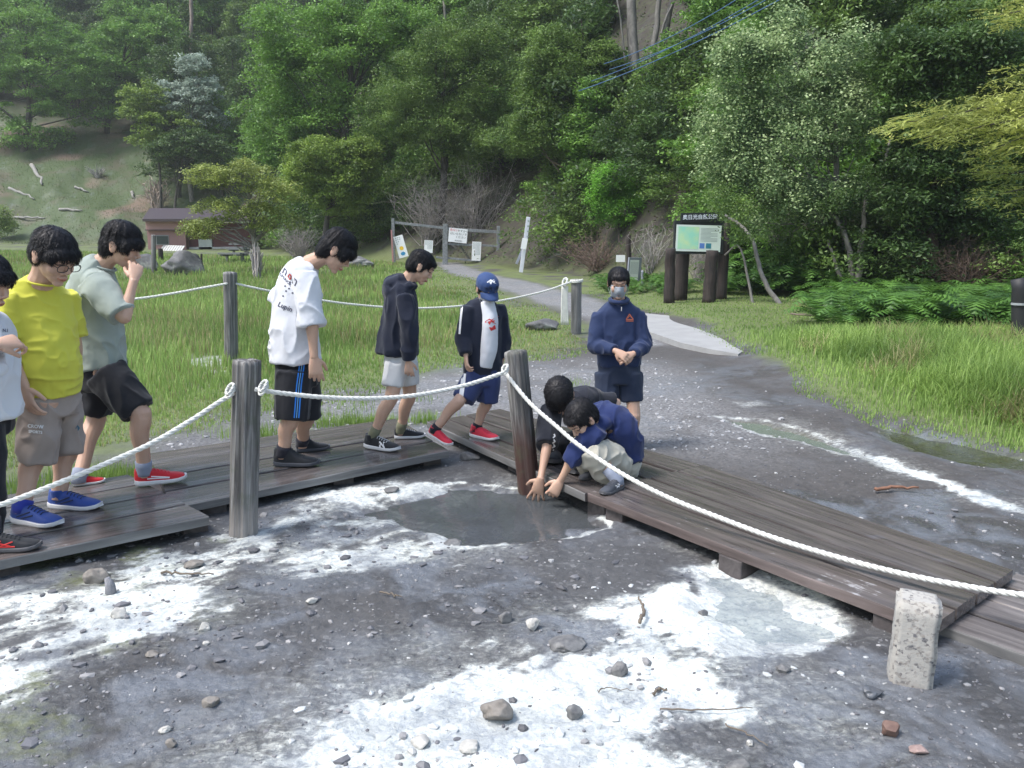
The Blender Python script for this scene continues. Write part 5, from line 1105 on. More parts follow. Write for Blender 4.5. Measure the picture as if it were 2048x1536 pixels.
x, Y = on_hill(120000, 0, 26, 60, 110, .75); k = (x/Y < -.33) & (fbm(x*.14, Y*.14, 3, 2) > .36); x, Y = x[k], Y[k]
blades('slope_grass', np.stack([x, Y, hz(x, Y)], 1), rng.uniform(.08, .22, len(x)), np.full(len(x), .035), leafmat('grass_slope', (.045, .08, .02), (.11, .155, .045), .2, .8, .1), 7)
# ================= PEOPLE =================
def fuse(parts, voxel=.004, smooth=4, lam=.55):
    mb = MB()
    for v, f in parts: mb.add(v, f)
    me = bpy.data.meshes.new('t'); me.from_pydata(mb.v, [], mb.f); me.update()
    import bmesh as _b
    bm = _b.new(); bm.from_mesh(me); _b.ops.recalc_face_normals(bm, faces=bm.faces[:]); bm.to_mesh(me); bm.free()
    o = bpy.data.objects.new('t', me); COL.objects.link(o); m = o.modifiers.new('r', 'REMESH'); m.mode = 'VOXEL'; m.voxel_size = voxel
    bpy.context.view_layer.update(); me2 = bpy.data.meshes.new_from_object(o.evaluated_get(bpy.context.evaluated_depsgraph_get()))
    n = len(me2.vertices); v = np.empty(n*3, np.float32); me2.vertices.foreach_get('co', v); v = v.reshape(-1, 3).astype(float)
    e = np.empty(len(me2.edges)*2, np.int32); me2.edges.foreach_get('vertices', e); e = e.reshape(-1, 2)
    q = np.empty(len(me2.loops), np.int32); me2.loops.foreach_get('vertex_index', q); q = q.reshape(-1, 4)
    bpy.data.objects.remove(o); bpy.data.meshes.remove(me); bpy.data.meshes.remove(me2)
    deg = np.bincount(e.ravel(), minlength=n).astype(float)+1e-9
    for _ in range(smooth):
        s = np.stack([np.bincount(e[:, 0], v[e[:, 1], k], n)+np.bincount(e[:, 1], v[e[:, 0], k], n) for k in range(3)], 1)/deg[:, None]; v += lam*(s-v)
    return v, q
def vnormals(v, q):
    fn = np.cross(v[q[:, 2]]-v[q[:, 0]], v[q[:, 3]]-v[q[:, 1]]); n = np.stack([np.bincount(q.ravel(), np.repeat(fn[:, k], 4), len(v)) for k in range(3)], 1); return n/(np.linalg.norm(n, axis=1)[:, None]+1e-12)
def cloth(name, parts, mat, parent, voxel=.0075, smooth=5, amp=.006, seed=0, fq=(13, 13, 5.5), fine=.0012):
    v, q = fuse(parts, voxel, smooth); N = vnormals(v, q); p = v+seed*3.1
    w = n3(np.stack([p[:, 0]*4, p[:, 1]*4, p[:, 2]*4], 1))*2.2; f = n3(p*np.array(fq)+w[:, None]*np.array([1, 1, .6])); r = (1-np.abs(2*f-1))**2.5
    d = amp*1.7*(r-.35)+fine*(n3(p*45)-.5)*2+amp*.7*(n3(p*np.array([7, 7, 16])+w[:, None])-.5)
    v = v+N*d[:, None]; o = np_mesh(name, v, q, mat, parent, smooth=True); return o
def fabric(name, c, rough=.85, var=.08):
    if name in MATS: return MATS[name]
    m = NT(name); v = m.coord(); n = m.noise(v, 5, 4); m.col(m.mix(n, tuple(x*(1-var) for x in c), tuple(min(1, x*(1+var)) for x in c))); m.rough(rough)
    m.b.inputs['Sheen Weight'].default_value = .15; m.b.inputs['Specular IOR Level'].default_value = .25
    m.bump(m.noise(v, 260, 2), .25, .0015); MATS[name] = m.m; return m.m
def skinmat():
    m = NT('skin'); v = m.coord(); a = m.attr('tint'); b = m.mix(m.noise(v, 9, 4), (.46, .285, .205), (.60, .39, .29)); m.col(m.mix(1.0, b, a.outputs['Color'], 'MULTIPLY')); m.rough(.48)
    m.b.inputs['Subsurface Weight'].default_value = .12; m.b.inputs['Subsurface Radius'].default_value = (.02, .008, .004); m.b.inputs['Subsurface Scale'].default_value = .5
    m.bump(m.noise(v, 120, 3), .12, .001); return m.m
SKIN = skinmat()
HAIR = NT('hair'); v_ = HAIR.coord(); HAIR.col(HAIR.mix(HAIR.noise(v_, 40, 3), (.005, .005, .007), (.013, .012, .015))); HAIR.rough(.5); HAIR.b.inputs['Specular IOR Level'].default_value = .25; HAIR = HAIR.m
def unit(v): v = np.array(v, float); return v/(np.linalg.norm(v)+1e-12)
def head_frame(yaw, pitch, roll=0):
    """yaw: direction faced in xy (deg, 0=+x, -90=to camera), pitch: downward tilt; returns columns x(right hand of person), y(forward), z(up)"""
    y = np.array([math.cos(R(yaw))*math.cos(R(pitch)), math.sin(R(yaw))*math.cos(R(pitch)), -math.sin(R(pitch))]); x = unit(np.cross(y, [0, 0, 1])); z = np.cross(x, y)
    c, s = math.cos(R(roll)), math.sin(R(roll)); x, z = c*x+s*z, c*z-s*x; return np.stack([x, y, z], 1)
def xf(parts, M, c, s): return [((np.asarray(v)*s) @ M.T+np.asarray(c), f) for v, f in parts]
def head_parts():
    E_ = ellipsoid; P = [E_((0, -.012, .030), (.072, .092, .084)), E_((0, .022, -.022), (.062, .062, .078)), E_((0, .040, -.055), (.046, .040, .050)), E_((0, .062, -.094), (.024, .020, .017)),
         E_((0, .062, .030), (.055, .026, .038)), E_((.034, .052, -.030), (.026, .026, .030)), E_((-.034, .052, -.030), (.026, .026, .030)), E_((0, .083, -.060), (.022, .013, .012)), E_((0, .082, -.068), (.016, .011, .008)),
         E_((.0, .087, .026), (.042, .007, .010)), E_((.013, .086, -.034), (.009, .010, .008)), E_((-.013, .086, -.034), (.009, .010, .008))]
    P.append(tube([(0, .082, .014), (0, .092, -.012), (0, .102, -.030)], [.007, .009, .0125], 8))
    for s in (1, -1):
        P.append(E_((s*.076, -.008, -.008), (.010, .020, .032), None)); P.append(E_((s*.080, -.014, .004), (.007, .018, .020)))
        P.append(E_((s*.031, .071, .001), (.015, .012, .010)))
    return P
def hair_parts(style):
    E_ = ellipsoid; P = [E_((0, -.014, .048), (.086, .104, .078)), E_((0, -.046, .002), (.077, .070, .086)), E_((.071, -.006, .022), (.016, .042, .048)), E_((-.071, -.006, .022), (.016, .042, .048))]
    if style == 'fringe': P += [E_((0, .058, .048), (.070, .046, .036)), E_((.055, .045, .030), (.028, .035, .034)), E_((-.055, .045, .030), (.028, .035, .034))]
    elif style == 'short': P += [E_((0, .052, .066), (.064, .040, .030))]
    elif style == 'long': P += [E_((0, .060, .042), (.074, .050, .042)), E_((.062, .042, .020), (.024, .038, .042)), E_((-.062, .042, .020), (.024, .038, .042)), E_((0, -.055, -.02), (.07, .055, .08)), E_((0, -.01, .07), (.088, .10, .07))]
    return P
def hair(parent, M, c, s, style, seed, amp=.0022):
    v, q = fuse(hair_parts(style), .005, 4); v = v*np.array([.965, .97, .97]); N = vnormals(v, q)
    cr = np.array([0, -.03, .13]); d = v-cr; ang = np.arctan2(d[:, 0], d[:, 1]+1e-6); rad = np.linalg.norm(d, axis=1)
    st = n3(np.stack([np.cos(ang)*9+seed, np.sin(ang)*9, rad*9], 1)); st2 = n3(np.stack([np.cos(ang)*38+seed, np.sin(ang)*38, rad*4], 1))
    v = v+N*(amp*(st-.5)*2.6+amp*(st2-.5)*1.3)[:, None]
    low = v[:, 2] < .02; 
    rg = np.random.RandomState(seed); k = rg.choice(len(v), 5000); p = v[k]; n = N[k]; flow = p-cr; flow -= n*np.sum(flow*n, 1)[:, None]; flow /= np.linalg.norm(flow, axis=1)[:, None]+1e-6
    flow[:, 2] -= .2; L = rg.uniform(.014, .032, len(p))[:, None]; sd_ = np.cross(n, flow); w = .0007; lift = rg.uniform(.0, .28, len(p))[:, None]
    sd_ += rg.normal(size=sd_.shape)*.2; a = p-n*.003; b = p+flow*L*.55+n*(.002+lift*.010); e = p+flow*L+n*(lift*.010-.002)+rg.normal(size=p.shape)*.002
    S = np.stack([a-sd_*w, a+sd_*w, b+sd_*w, b-sd_*w, b-sd_*w, b+sd_*w, e+sd_*.0003, e-sd_*.0003], 1).reshape(-1, 3)
    F_ = np.concatenate([q, np.arange(len(S)).reshape(-1, 4)+len(v)]); A_ = np.concatenate([v, S])*s @ M.T+np.array(c)
    return np_mesh('hair', A_, F_, HAIR, parent, smooth=True)
def hand_parts(wrist, d, back, side, curl=.35, spread=.12, k=1.0, thumb=.5):
    """side=+1: thumb toward cross(back,d)"""
    d = unit(d); back = unit(np.array(back)-d*np.dot(back, d)); y = np.cross(back, d)*side; M = np.stack([d, y, back], 1); P = []
    P.append(loft([(-.012, 0, 0), (.01, 0, .001), (.04, 0, .002), (.075, 0, .001), (.092, 0, 0)], [.021, .026, .034, .038, .034], [.016, .017, .015, .013, .009], (0, 1, 0), 14))
    for i, (yy, L, a) in enumerate(((.029, .062, 1.2), (.0095, .070, .35), (-.0105, .065, -.45), (-.0285, .052, -1.3))):
        an = spread*a; b = np.array([.086-(.006 if i == 3 else 0), yy, 0]); dr = np.array([math.cos(an), math.sin(an), 0]); Q = [b-dr*.012, b]; ph = 0; p = b
        c_ = curl*(1+.12*(i-1.5))
        for j, fr in enumerate((.44, .32, .24)):
            ph += c_*(1.0 if j else .8); p = p+(dr*math.cos(ph)+np.array([0, 0, -math.sin(ph)]))*L*fr*1.05; Q.append(p)
        P.append(tube(np.array(Q), [.0092, .0095, .0088, .0080, .0068], 8))
        P.append(ellipsoid(p, (.0066, .0066, .0066), None, 8, 6))
    b = np.array([.018, .022, -.004]); t1 = unit((.62, .78*thumb+.25, -.28)); t2 = unit((.85, .35*thumb+.1, -.35-curl*.3)); P.append(tube([b, b+t1*.036, b+t1*.036+t2*.028, b+t1*.036+t2*.048], [.0135, .0115, .010, .008], 8))
    P.append(ellipsoid((.035, .018, -.008), (.028, .016, .012), None, 8, 6))
    return xf(P, M, wrist, k)
def footpos(f):
    hx, hy, tx, ty, z = f[:5]; zh = f[5] if len(f) > 5 else z; Yh = G(hx, hy, z)
    a = G(hx, hy, zh) if zh == z else W(hx, hy, G(tx, ty, z)[1]+f[6]); b = G(tx, ty, z); return a, b
def shoe(parent, a, b, upper, sole, accent=None, hi=0, lace=None, wk=1.0, logo=None):
    L = np.linalg.norm(b-a); d = (b-a)/L; side = unit(np.cross([0, 0, 1], d)); up = np.cross(d, side); M = np.stack([d, side, up], 1); k = L/.26
    root = empty('shoe', tuple(a)); root.parent = parent; root.matrix_parent_inverse = parent.matrix_world.inverted() if parent else Matrix()
    def pl(pts): return (np.array(pts)*k) @ M.T
    xs = np.array([0, .02, .06, .10, .14, .18, .215, .245, .26]); w = np.array([.022, .030, .033, .033, .037, .043, .042, .030, .012])*wk; tl = np.array([.006, .002, 0, 0, 0, .001, .004, .010, .016])
    def section(x, w_, z0, z1, n=10, pw=.6):
        a_ = np.linspace(0, math.pi, n); return [(x, w_*math.copysign(abs(math.cos(t))**pw, math.cos(t)), z0+(z1-z0)*math.sin(t)**.8) for t in a_]
    # sole
    v = []; n = 8
    for x, w_, t in zip(xs, w, tl):
        th = .026-.008*(x/.26); w_ = w_+.004; v += [(x+(.004 if x > .25 else 0), w_*.9, t), (x, w_, t+th*.3), (x, w_, t+th*.8), (x, w_*.94, t+th), (x, -w_*.94, t+th), (x, -w_, t+th*.8), (x, -w_, t+th*.3), (x, -w_*.9, t)]
    f = [[i*n+j, i*n+(j+1) % n, (i+1)*n+(j+1) % n, (i+1)*n+j] for i in range(len(xs)-1) for j in range(n)]+[list(range(n))[::-1], [(len(xs)-1)*n+j for j in range(n)]]
    np_mesh('sole', pl(v), f, sole, root, smooth=False)
    hgt = np.array([.068, .080, .085+hi, .080+hi, .068, .052, .046, .038, .024]); v = []; n = 12
    P = []
    secs = []
    for x, w_, t, h in zip(xs, w, tl, hgt): 
        x_ = min(x, .255); sec = section(x_, w_, t+.012, h, 11); secs += sec+[(x_, -w_*.8, t+.008)]
    n = 12; f = [[i*n+j, i*n+(j+1) % n, (i+1)*n+(j+1) % n, (i+1)*n+j] for i in range(len(xs)-1) for j in range(n)]+[list(range(n))[::-1], [(len(xs)-1)*n+j for j in range(n)]]
    P.append((np.array(secs), f)); P.append(tube([(.048, 0, .05), (.046, 0, .092+hi)], [.036, .037], 14)); P.append(ellipsoid((.012, 0, .07+hi*.5), (.012, .02, .028)))
    v, q = fuse(P, .0042, 4); np_mesh('upper', pl(v), q, upper, root, smooth=True)
    bv = BVHTree.FromPolygons([tuple(p) for p in v], [tuple(x) for x in q])
    def onup(x, y_):
        h = bv.ray_cast(Vector((x, y_, .3)), Vector((0, 0, -1)))[0]; return np.array(h) if h else np.array([x, y_, .05])
    mb = MB()
    for i in range(5):
        x = .098+i*.017; Q = [onup(x+.006*abs(t)/.02, t)+(0, 0, .001) for t in np.linspace(-.021, .021, 6)]; mb.tube(pl(Q), .0026*k, 5)
    mb.build('laces', lace or upper, root, smooth=True)
    if accent is not None:
        mb = MB()
        for s in (1, -1):
            for x0, x1, z0, z1 in logo or ((.05, .12, .035, .062), (.075, .14, .03, .05)):
                Q = []
                for t in np.linspace(0, 1, 8):
                    h = bv.ray_cast(Vector((x0+(x1-x0)*t, s*.2, z0+(z1-z0)*t)), Vector((0, -s, 0)))[0]
                    if h: Q.append(np.array(h)+np.array([0, s*.0005, 0]))
                if len(Q) > 2: mb.tube(pl(Q), .0034*k, 5)
        if mb.v: mb.build('side_mark', accent, root)
    return a+d*(.048*k)+up*(.085*k), d, up
def biggest(v, q, lab=''):
    lb = np.arange(len(v))
    while True:
        m = lb[q].min(1); n_ = lb.copy(); np.minimum.at(n_, q.ravel(), np.repeat(m, 4)); n_ = n_[n_]
        if (n_ == lb).all(): break
        lb = n_
    u, c = np.unique(lb, return_counts=True)
    k = lb == u[c.argmax()]; ids = np.cumsum(k)-1; qq = q[k[q[:, 0]]]; return v[k], ids[qq]
class Person:
    def __init__(s, label, Y, g=1.0):
        s.Y = Y; s.g = g; s.skin = []; s.label = label; s.root = empty('person', (0, 0, 0)); tag(s.root, label, 'person', 'boys around the hot spring'); s.bv = {}; s.sh = []; s.hp = []
    def P(s, p): return W(p[0], p[1], s.Y+(p[2] if len(p) > 2 else 0)) if not isinstance(p, np.ndarray) else p
    def head(s, px, py, dY, yaw, pitch, roll=0, k=1.0, style='fringe', neck=None, seed=1, haired=True):
        s.hc = s.P((px, py, dY)); s.hM = head_frame(yaw, pitch, roll); s.hk = k; s.skin += xf(head_parts(), s.hM, s.hc, k)
        if neck is not None:
            n = s.P(neck); a = s.hc+s.hM @ np.array([0, -.028, -.05])*k; s.skin.append(tube([a, (a+n)/2, n], [.050*k, .047*k, .056*k], 12))
        if haired: hair(s.root, s.hM, s.hc, k, style, seed)
    def arm(s, sh, el, wr, hd=None, back=(0, -1, 0), side=1, r=1.0, **hk):
        a, b, c = s.P(sh), s.P(el), s.P(wr); g = s.g*r; s.sh.append(a); s.skin.append(tube(curve_pts([a, (a+b)/2, b, b+(c-b)*.25, b+(c-b)*.6, c], 16), np.array([.040, .038, .034, .035, .031, .0235, .022])*g, 12)); s.skin.append(ellipsoid(b, (.035*g,)*3, None, 10, 7))
        if hd is not None: s.skin += hand_parts(c, s.P(hd)-c, back, side, k=hk.pop('k', g*.98), **hk)
        return a, b, c
    def leg(s, hip, kn, foot, upper, sole, hi=0, sock=None, r=1.0, sockh=.05, **sk):
        a, b = s.P(hip), s.P(kn); s.hp.append(a); fa, fb = footpos(foot); an, d, up = shoe(s.root, fa, fb, upper, sole, hi=hi, **sk); g = s.g*r
        c = an-up*.02; side = unit(np.cross(b-c, a-b)) if np.linalg.norm(np.cross(b-c, a-b)) > 1e-4 else np.array([1, 0, 0])
        fwd = d; cf = b+(c-b)*.32-fwd*.012*g
        s.skin.append(tube(curve_pts([a, (a+b)/2, b+(a-b)*.12, b+(c-b)*.08, cf, b+(c-b)*.68, c+(b-c)*.05, c-up*.03], 22), np.array([.074, .066, .055, .051, .053, .048, .038, .036, .036])*g, 14)); s.skin.append(ellipsoid(b+fwd*.008, (.048*g,)*3, None, 10, 7))
        if sock is not None:
            t = c+(b-c)/np.linalg.norm(b-c)*sockh*2; mb = MB(); mb.tube([c-up*.02, c, c+(t-c)*.5, t, t], np.array([.040, .0405, .0415, .0425, .0425])*g, 16); mb.build('sock', sock, s.root, smooth=True)
        return a, b, c
    def torso(s, secs, lat, nseg=26, infl=0):
        if len(secs) >= 5 and not getattr(s, 'tor', None): s.tor = (secs, lat)
        P = [s.P(q[:3]) for q in secs]; A = np.array([q[3] for q in secs])+infl; B = np.array([q[4] for q in secs])+infl; n = 26; t = np.linspace(0, 1, len(P)); tt = np.linspace(0, 1, n)
        Q = curve_pts(P, n); L = np.concatenate([[0], np.cumsum(np.linalg.norm(np.diff(np.array(P), axis=0), axis=1))]); L /= L[-1]; from_ = np.interp(tt, L, A), np.interp(tt, L, B)
        return loft(Q, from_[0], from_[1], lat, 28)
    def wear(s, name, parts, mat, **k):
        o = cloth(name, parts, mat, s.root, **k); return o
    def finish(s, voxel=.0040):
        secs, lat = s.tor; P = [s.P(q[:3]) for q in secs]; k = .72; n = len(P)
        Q = curve_pts(P, 20); tt = np.linspace(0, 1, 20); L = np.concatenate([[0], np.cumsum(np.linalg.norm(np.diff(np.array(P), axis=0), axis=1))]); L /= L[-1]
        s.skin.append(loft(Q, np.interp(tt, L, [q[3]*k for q in secs]), np.interp(tt, L, [q[4]*k for q in secs]), lat, 20))
        up = P[-3]; nk = s.hc+s.hM @ np.array([0, -.028, -.06])*s.hk; s.skin.append(tube([nk, P[-1], P[-2]], [.045*s.hk, .05*s.hk, .05*s.hk], 12))
        for a in s.sh: s.skin.append(tube([a, (a+up)/2, up], .040*s.g, 10))
        for h in s.hp: s.skin.append(tube([h, (h+P[0])/2, P[0]*.6+P[1]*.4], .070*s.g, 12))
        v, q = fuse(s.skin, voxel, 3, .5); v, q = biggest(v, q, s.label); o = np_mesh('body', v, q, SKIN, s.root, smooth=True); l = (v-s.hc) @ s.hM/s.hk; x, y, z = np.abs(l[:, 0]), l[:, 1], l[:, 2]; t = np.ones((len(v), 4), np.float32)
        fr = (y > .03) & (np.abs(z) < .12) & (x < .08)
        def put(m, c, a=1.0): t[m, :3] = t[m, :3]*(1-a)+np.array(c)*a
        put(fr & (((x-.0)/.021)**2+((z+.064)/.0085)**2 < 1) & (y > .06), (.80, .45, .45), .8); put(fr & (x < .019) & (np.abs(z+.0635) < .0021) & (y > .06), (.35, .16, .16), .8)
        put(fr & (np.abs(x-.032) < .019) & (np.abs(z-.026-.004*(1-((x-.032)/.019)**2)) < .0042), (.10, .08, .08), .85)
        put(fr & (np.abs(x-.032) < .0145) & (np.abs(z-.000-.004*(1-((x-.032)/.0145)**2)) < .0032), (.08, .06, .06), .95)
        put(fr & (np.abs(x-.009) < .0035) & (np.abs(z+.041) < .003) & (y > .08), (.4, .2, .2), .7)
        at = o.data.color_attributes.new('tint', 'FLOAT_COLOR', 'POINT'); at.data.foreach_set('color', t.ravel()); s.body = o; return o
def sleeve(a, b, c, frac, r0, r1, r2=None, inn=.03):
    """shirt sleeve from shoulder a past elbow b; frac<1: ends on upper arm; frac in 1..2: on forearm"""
    a = np.array(a); pts = [a-(b-a)/np.linalg.norm(b-a)*inn, a]
    if frac <= 1: pts += [a+(b-a)*frac*.5, a+(b-a)*frac]; rr = [r0*.9, r0, (r0+r1)/2, r1]
    else: pts += [(a+b)/2, b, b+(c-b)*(frac-1)*.5, b+(c-b)*(frac-1)]; rr = [r0*.9, r0, (r0+r1)/2, r1, (r1+(r2 or r1))/2, r2 or r1]
    n = 16; Q = curve_pts(pts, n); L = np.concatenate([[0], np.cumsum(np.linalg.norm(np.diff(np.array(pts), axis=0), axis=1))]); return tube(Q, np.interp(np.linspace(0, 1, n), L/L[-1], rr), 16)
def bvh(o):
    me = o.data; return BVHTree.FromPolygons([v.co[:] for v in me.vertices], [tuple(p.vertices) for p in me.polygons])
def decal(name, pxy, faces, targets, mat, parent, off=.003):
    """lay a thin print on the cloth where these photo pixels see it"""
    bs = [bvh(t) if not isinstance(t, BVHTree) else t for t in targets]; v = []; ok = []
    for (x, y) in pxy:
        r = ray(x, y); d = Vector(r).normalized(); best = None
        for b in bs:
            h = b.ray_cast(Vector((0, 0, CZ)), d)
            if h[0] is not None and (best is None or h[3] < best[3]): best = h
        ok.append(best is not None); v.append(tuple(best[0]-d*off) if best else (0, 0, 0))
    f = [q for q in faces if all(ok[i] for i in q)]
    if not f: return None
    # keep only used verts
    ids = sorted({i for q in f for i in q}); mp = {j: i for i, j in enumerate(ids)}
    return np_mesh(name, [v[i] for i in ids], [[mp[i] for i in q] for q in f], mat, parent)
def strip(name, pts, wpx, targets, mat, parent, n=24, off=.003):
    P = np.array(pts, float); t = np.linspace(0, 1, n); s = np.concatenate([[0], np.cumsum(np.linalg.norm(np.diff(P, axis=0), axis=1))]); s /= s[-1]; Q = np.stack([np.interp(t, s, P[:, k]) for k in (0, 1)], 1); d = np.gradient(Q, axis=0); d /= np.linalg.norm(d, axis=1)[:, None]; nn = np.stack([-d[:, 1], d[:, 0]], 1)
    v = np.concatenate([Q-nn*wpx/2, Q, Q+nn*wpx/2]); f = [[i, i+1, n+i+1, n+i] for i in range(n-1)]+[[n+i, n+i+1, 2*n+i+1, 2*n+i] for i in range(n-1)]; return decal(name, v, f, targets, mat, parent, off)
def print_text(name, body, o_, ux, uy, size, targets, mat, parent, off=.003, bold=0):
    me = text_mesh(body, size, 0, 'LEFT', bold); v = [(o_[0]+p.co.x*ux[0]+p.co.y*uy[0], o_[1]+p.co.x*ux[1]+p.co.y*uy[1]) for p in me.vertices]; f = [tuple(p.vertices) for p in me.polygons]; return decal(name, v, f, targets, mat, parent, off)
def print_poly(name, pts, targets, mat, parent, off=.003):
    P = list(pts); c = np.mean(P, 0); return decal(name, [tuple(c)]+P, [[0, i+1, (i+1) % len(P)+1] for i in range(len(P))], targets, mat, parent, off)
CAT = [(0, 3), (5, 0), (10, 2), (16, -1), (22, -6), (26, -5), (23, -2), (17, 4), (16, 8), (21, 12), (14, 10), (9, 7), (5, 9), (6, 14), (2, 9), (3, 6), (-4, 9), (-5, 7)]   # leaping animal mark
def mark(cx, cy, s, fx=1): return [(cx+(x-10)*s*fx, cy+(y-3)*s) for x, y in CAT]

M_W = fabric('white_cotton', (.62, .635, .68)); M_Y = fabric('yellow_cotton', (.60, .59, .075)); M_S = fabric('sage_cotton', (.30, .345, .315)); M_BK = fabric('black_fabric', (.014, .015, .02)); M_N = fabric('navy_fabric', (.018, .028, .075)); M_NB = fabric('navy_fleece', (.020, .034, .090)); M_BL = fabric('blue_fabric', (.014, .026, .10)); M_BG = fabric('beige_fabric', (.33, .275, .245)); M_KH = fabric('khaki_fabric', (.44, .42, .36)); M_LG = fabric('light_grey_fabric', (.58, .58, .585)); M_CHR = fabric('charcoal_navy', (.012, .016, .032)); M_SH = fabric('dark_navy_shorts', (.02, .03, .06))
S_WH = plain('sole_white', (.68, .68, .70), .5, .06, 9, .05); S_DK = plain('sole_dark', (.09, .09, .10), .6, .1, 9, .05); S_RED = fabric('shoe_red', (.55, .02, .03), .6); S_PINK = fabric('shoe_pink_red', (.62, .03, .06), .6); S_BLU = fabric('shoe_blue', (.025, .065, .28), .55); S_BLK = fabric('shoe_black', (.015, .017, .022), .6); S_GRY = fabric('shoe_grey', (.06, .065, .08), .6)
C_W = plain('print_white', (.78, .78, .8), .6, .02, 9, 0); C_K = plain('print_black', (.05, .05, .09), .6, .02, 9, 0); C_R = plain('print_red', (.55, .03, .03), .6, .02, 9, 0); C_B = plain('print_blue', (.02, .22, .75), .6, .02, 9, 0); C_O = plain('print_orange', (.6, .16, .08), .6, .02, 9, 0); C_G = plain('print_grey', (.45, .45, .45), .6, .02, 9, 0)
SOCK_O = fabric('sock_olive', (.17, .17, .11)); SOCK_K = fabric('sock_black', (.02, .02, .03)); SOCK_W = fabric('sock_stripe', (.25, .28, .36)); SOCK_B = fabric('sock_blue', (.03, .05, .35))
LATX = np.array([0, 1., 0])
def collar(p, c, r1, r2, M, mat, name='collar', th=.007):
    a = np.linspace(0, 2*math.pi, 30); Q = np.array(c)+(np.stack([np.cos(a)*r1, np.sin(a)*r2, 0*a], 1)) @ M.T; mb = MB(); mb.tube(Q, th, 7, False); return mb.build(name, mat, p.root, smooth=True)
DZ = .224
# ---- P4: white T-shirt with back print
p = Person('boy in oversized white T-shirt with printed back, looking down', 5.42, 1.16)
p.head(673, 502, .05, 12, 42, k=1.14, style='long', neck=(620, 528, .1), seed=4)
lat = unit((-.45, 1, 0))
p.leg((585, 745, -.03), (581, 838, -.05), (549, 931, 640, 930, DZ), S_BLK, S_GRY, hi=.02, sock=SOCK_K, sockh=.03)
p.leg((610, 745, .22), (612, 838, .22), (592, 904, 660, 897, DZ), S_BLK, S_GRY, hi=.02, sock=SOCK_K, sockh=.03)
a, b, c = p.arm((613, 562, -.12), (624, 655, -.16), (628, 715, -.17), (632, 745, -.17), back=(.3, -1, 0), side=1, r=1.08, curl=.55)
a2, b2, c2 = p.arm((575, 575, .28), (556, 615, .36), (600, 640, .5))
T1 = [(590, 722, .06, .205, .165), (588, 680, .06, .195, .158), (589, 630, .07, .185, .150), (594, 580, .08, .190, .140), (605, 547, .09, .175, .112), (619, 527, .10, .085, .075)]
tee = p.wear('t_shirt', [p.torso(T1, lat), sleeve(a, b, c, .98, .082, .088, inn=.06), sleeve(a2, b2, c2, .75, .085, .085, inn=.06), ellipsoid(p.P((603, 545, -.02)), (.09, .1, .07)), ellipsoid(p.P((590, 552, .2)), (.09, .1, .07))], M_W, seed=1, amp=.010)
sh = p.wear('shorts', [p.torso([(592, 700, .07, .17, .13), (594, 740, .08, .175, .135), (596, 770, .08, .165, .135)], lat), tube(curve_pts([p.P((588, 740, -.02)), p.P((587, 790, -.03)), p.P((584, 838, -.04))], 12), [.118, .116, .112], 20), tube(curve_pts([p.P((607, 740, .2)), p.P((610, 790, .2)), p.P((611, 836, .2))], 12), [.115, .108, .104], 20)], M_BK, seed=2, amp=.009)
for dx, m in ((-4.5, C_B), (0, C_W if False else C_B), (4.5, C_B)): strip('side_stripe', [(604+dx, 728), (598+dx, 770), (593+dx, 836)], 2.6 if dx else 1.4, [sh], C_B if dx else plain('stripe_light', (.2, .5, .85), .6, .02, 9, 0), p.root)
print_text('printed_lettering', 'un', (558, 529), (.69, .72), (.42, -.9), 24, [tee], C_K, p.root, bold=.4); print_text('printed_lettering', 'n', (586, 558), (.69, .72), (.42, -.9), 24, [tee], C_K, p.root, bold=.4); print_text('printed_lettering', 'o', (576, 548), (.69, .72), (.42, -.9), 20, [tee], C_R, p.root, bold=.6)
print_text('printed_lettering', 'SUPERIOR', (557, 545), (.69, .72), (.42, -.9), 8, [tee], C_K, p.root, bold=.15); print_text('printed_lettering', 'Lupin', (556, 608), (.93, .4), (.45, -.9), 14, [tee], C_K, p.root, bold=.25)
for cx, cy in ((570, 572), (578, 577), (572, 582), (585, 586), (566, 592), (580, 564)): print_poly('printed_mark', [(cx+1.8*math.cos(t)*(1+.4*(i % 2)), cy+1.5*math.sin(t)) for i, t in enumerate(np.linspace(0, 6.28, 9)[:-1])], [tee], C_K, p.root)
p.finish()
# ---- P2: yellow shirt, glasses
p = Person('boy in bright yellow T-shirt and glasses with beige shorts', 4.45, 1.2)
p.head(108, 512, -.06, -22, 30, k=1.24, style='fringe', neck=(80, 568, 0), seed=2)
lat = unit((.62, .8, 0))
p.leg((85, 800, -.05), (72, 905, -.08), (30, 1042, 123, 1054, DZ), S_BLU, S_WH, sock=SOCK_B, sockh=.02, accent=M_N, lace=S_WH if False else M_N)
p.leg((128, 790, .14), (136, 895, .12), (102, 1014, 203, 1018, DZ), S_BLU, S_WH, sock=None, accent=M_N, lace=M_N)
a, b, c = p.arm((16, 605, -.10), (20, 705, -.12), (50, 775, -.18), (62, 815, -.2), back=(-.5, -1, 0), side=1, r=1.0, curl=.5)
a2, b2, c2 = p.arm((136, 602, .16), (150, 700, .22), (146, 770, .3), (146, 800, .3), back=(1, 0, 0), side=-1)
T1 = [(99, 785, .03, .158, .128), (96, 735, .02, .170, .155), (90, 690, .03, .168, .150), (82, 635, .04, .170, .130), (77, 595, .03, .185, .105), (80, 572, .02, .13, .08), (84, 560, .01, .075, .07)]
tee = p.wear('t_shirt', [p.torso(T1, lat), sleeve(a, b, c, .70, .068, .075, inn=.05), sleeve(a2, b2, c2, .72, .066, .072, inn=.05)], M_Y, seed=3, amp=.0075, fq=(13, 13, 20))
collar(p, p.P((85, 563, .0)), .070*1.15, .066*1.15, head_frame(-20, 16), M_Y, th=.006)
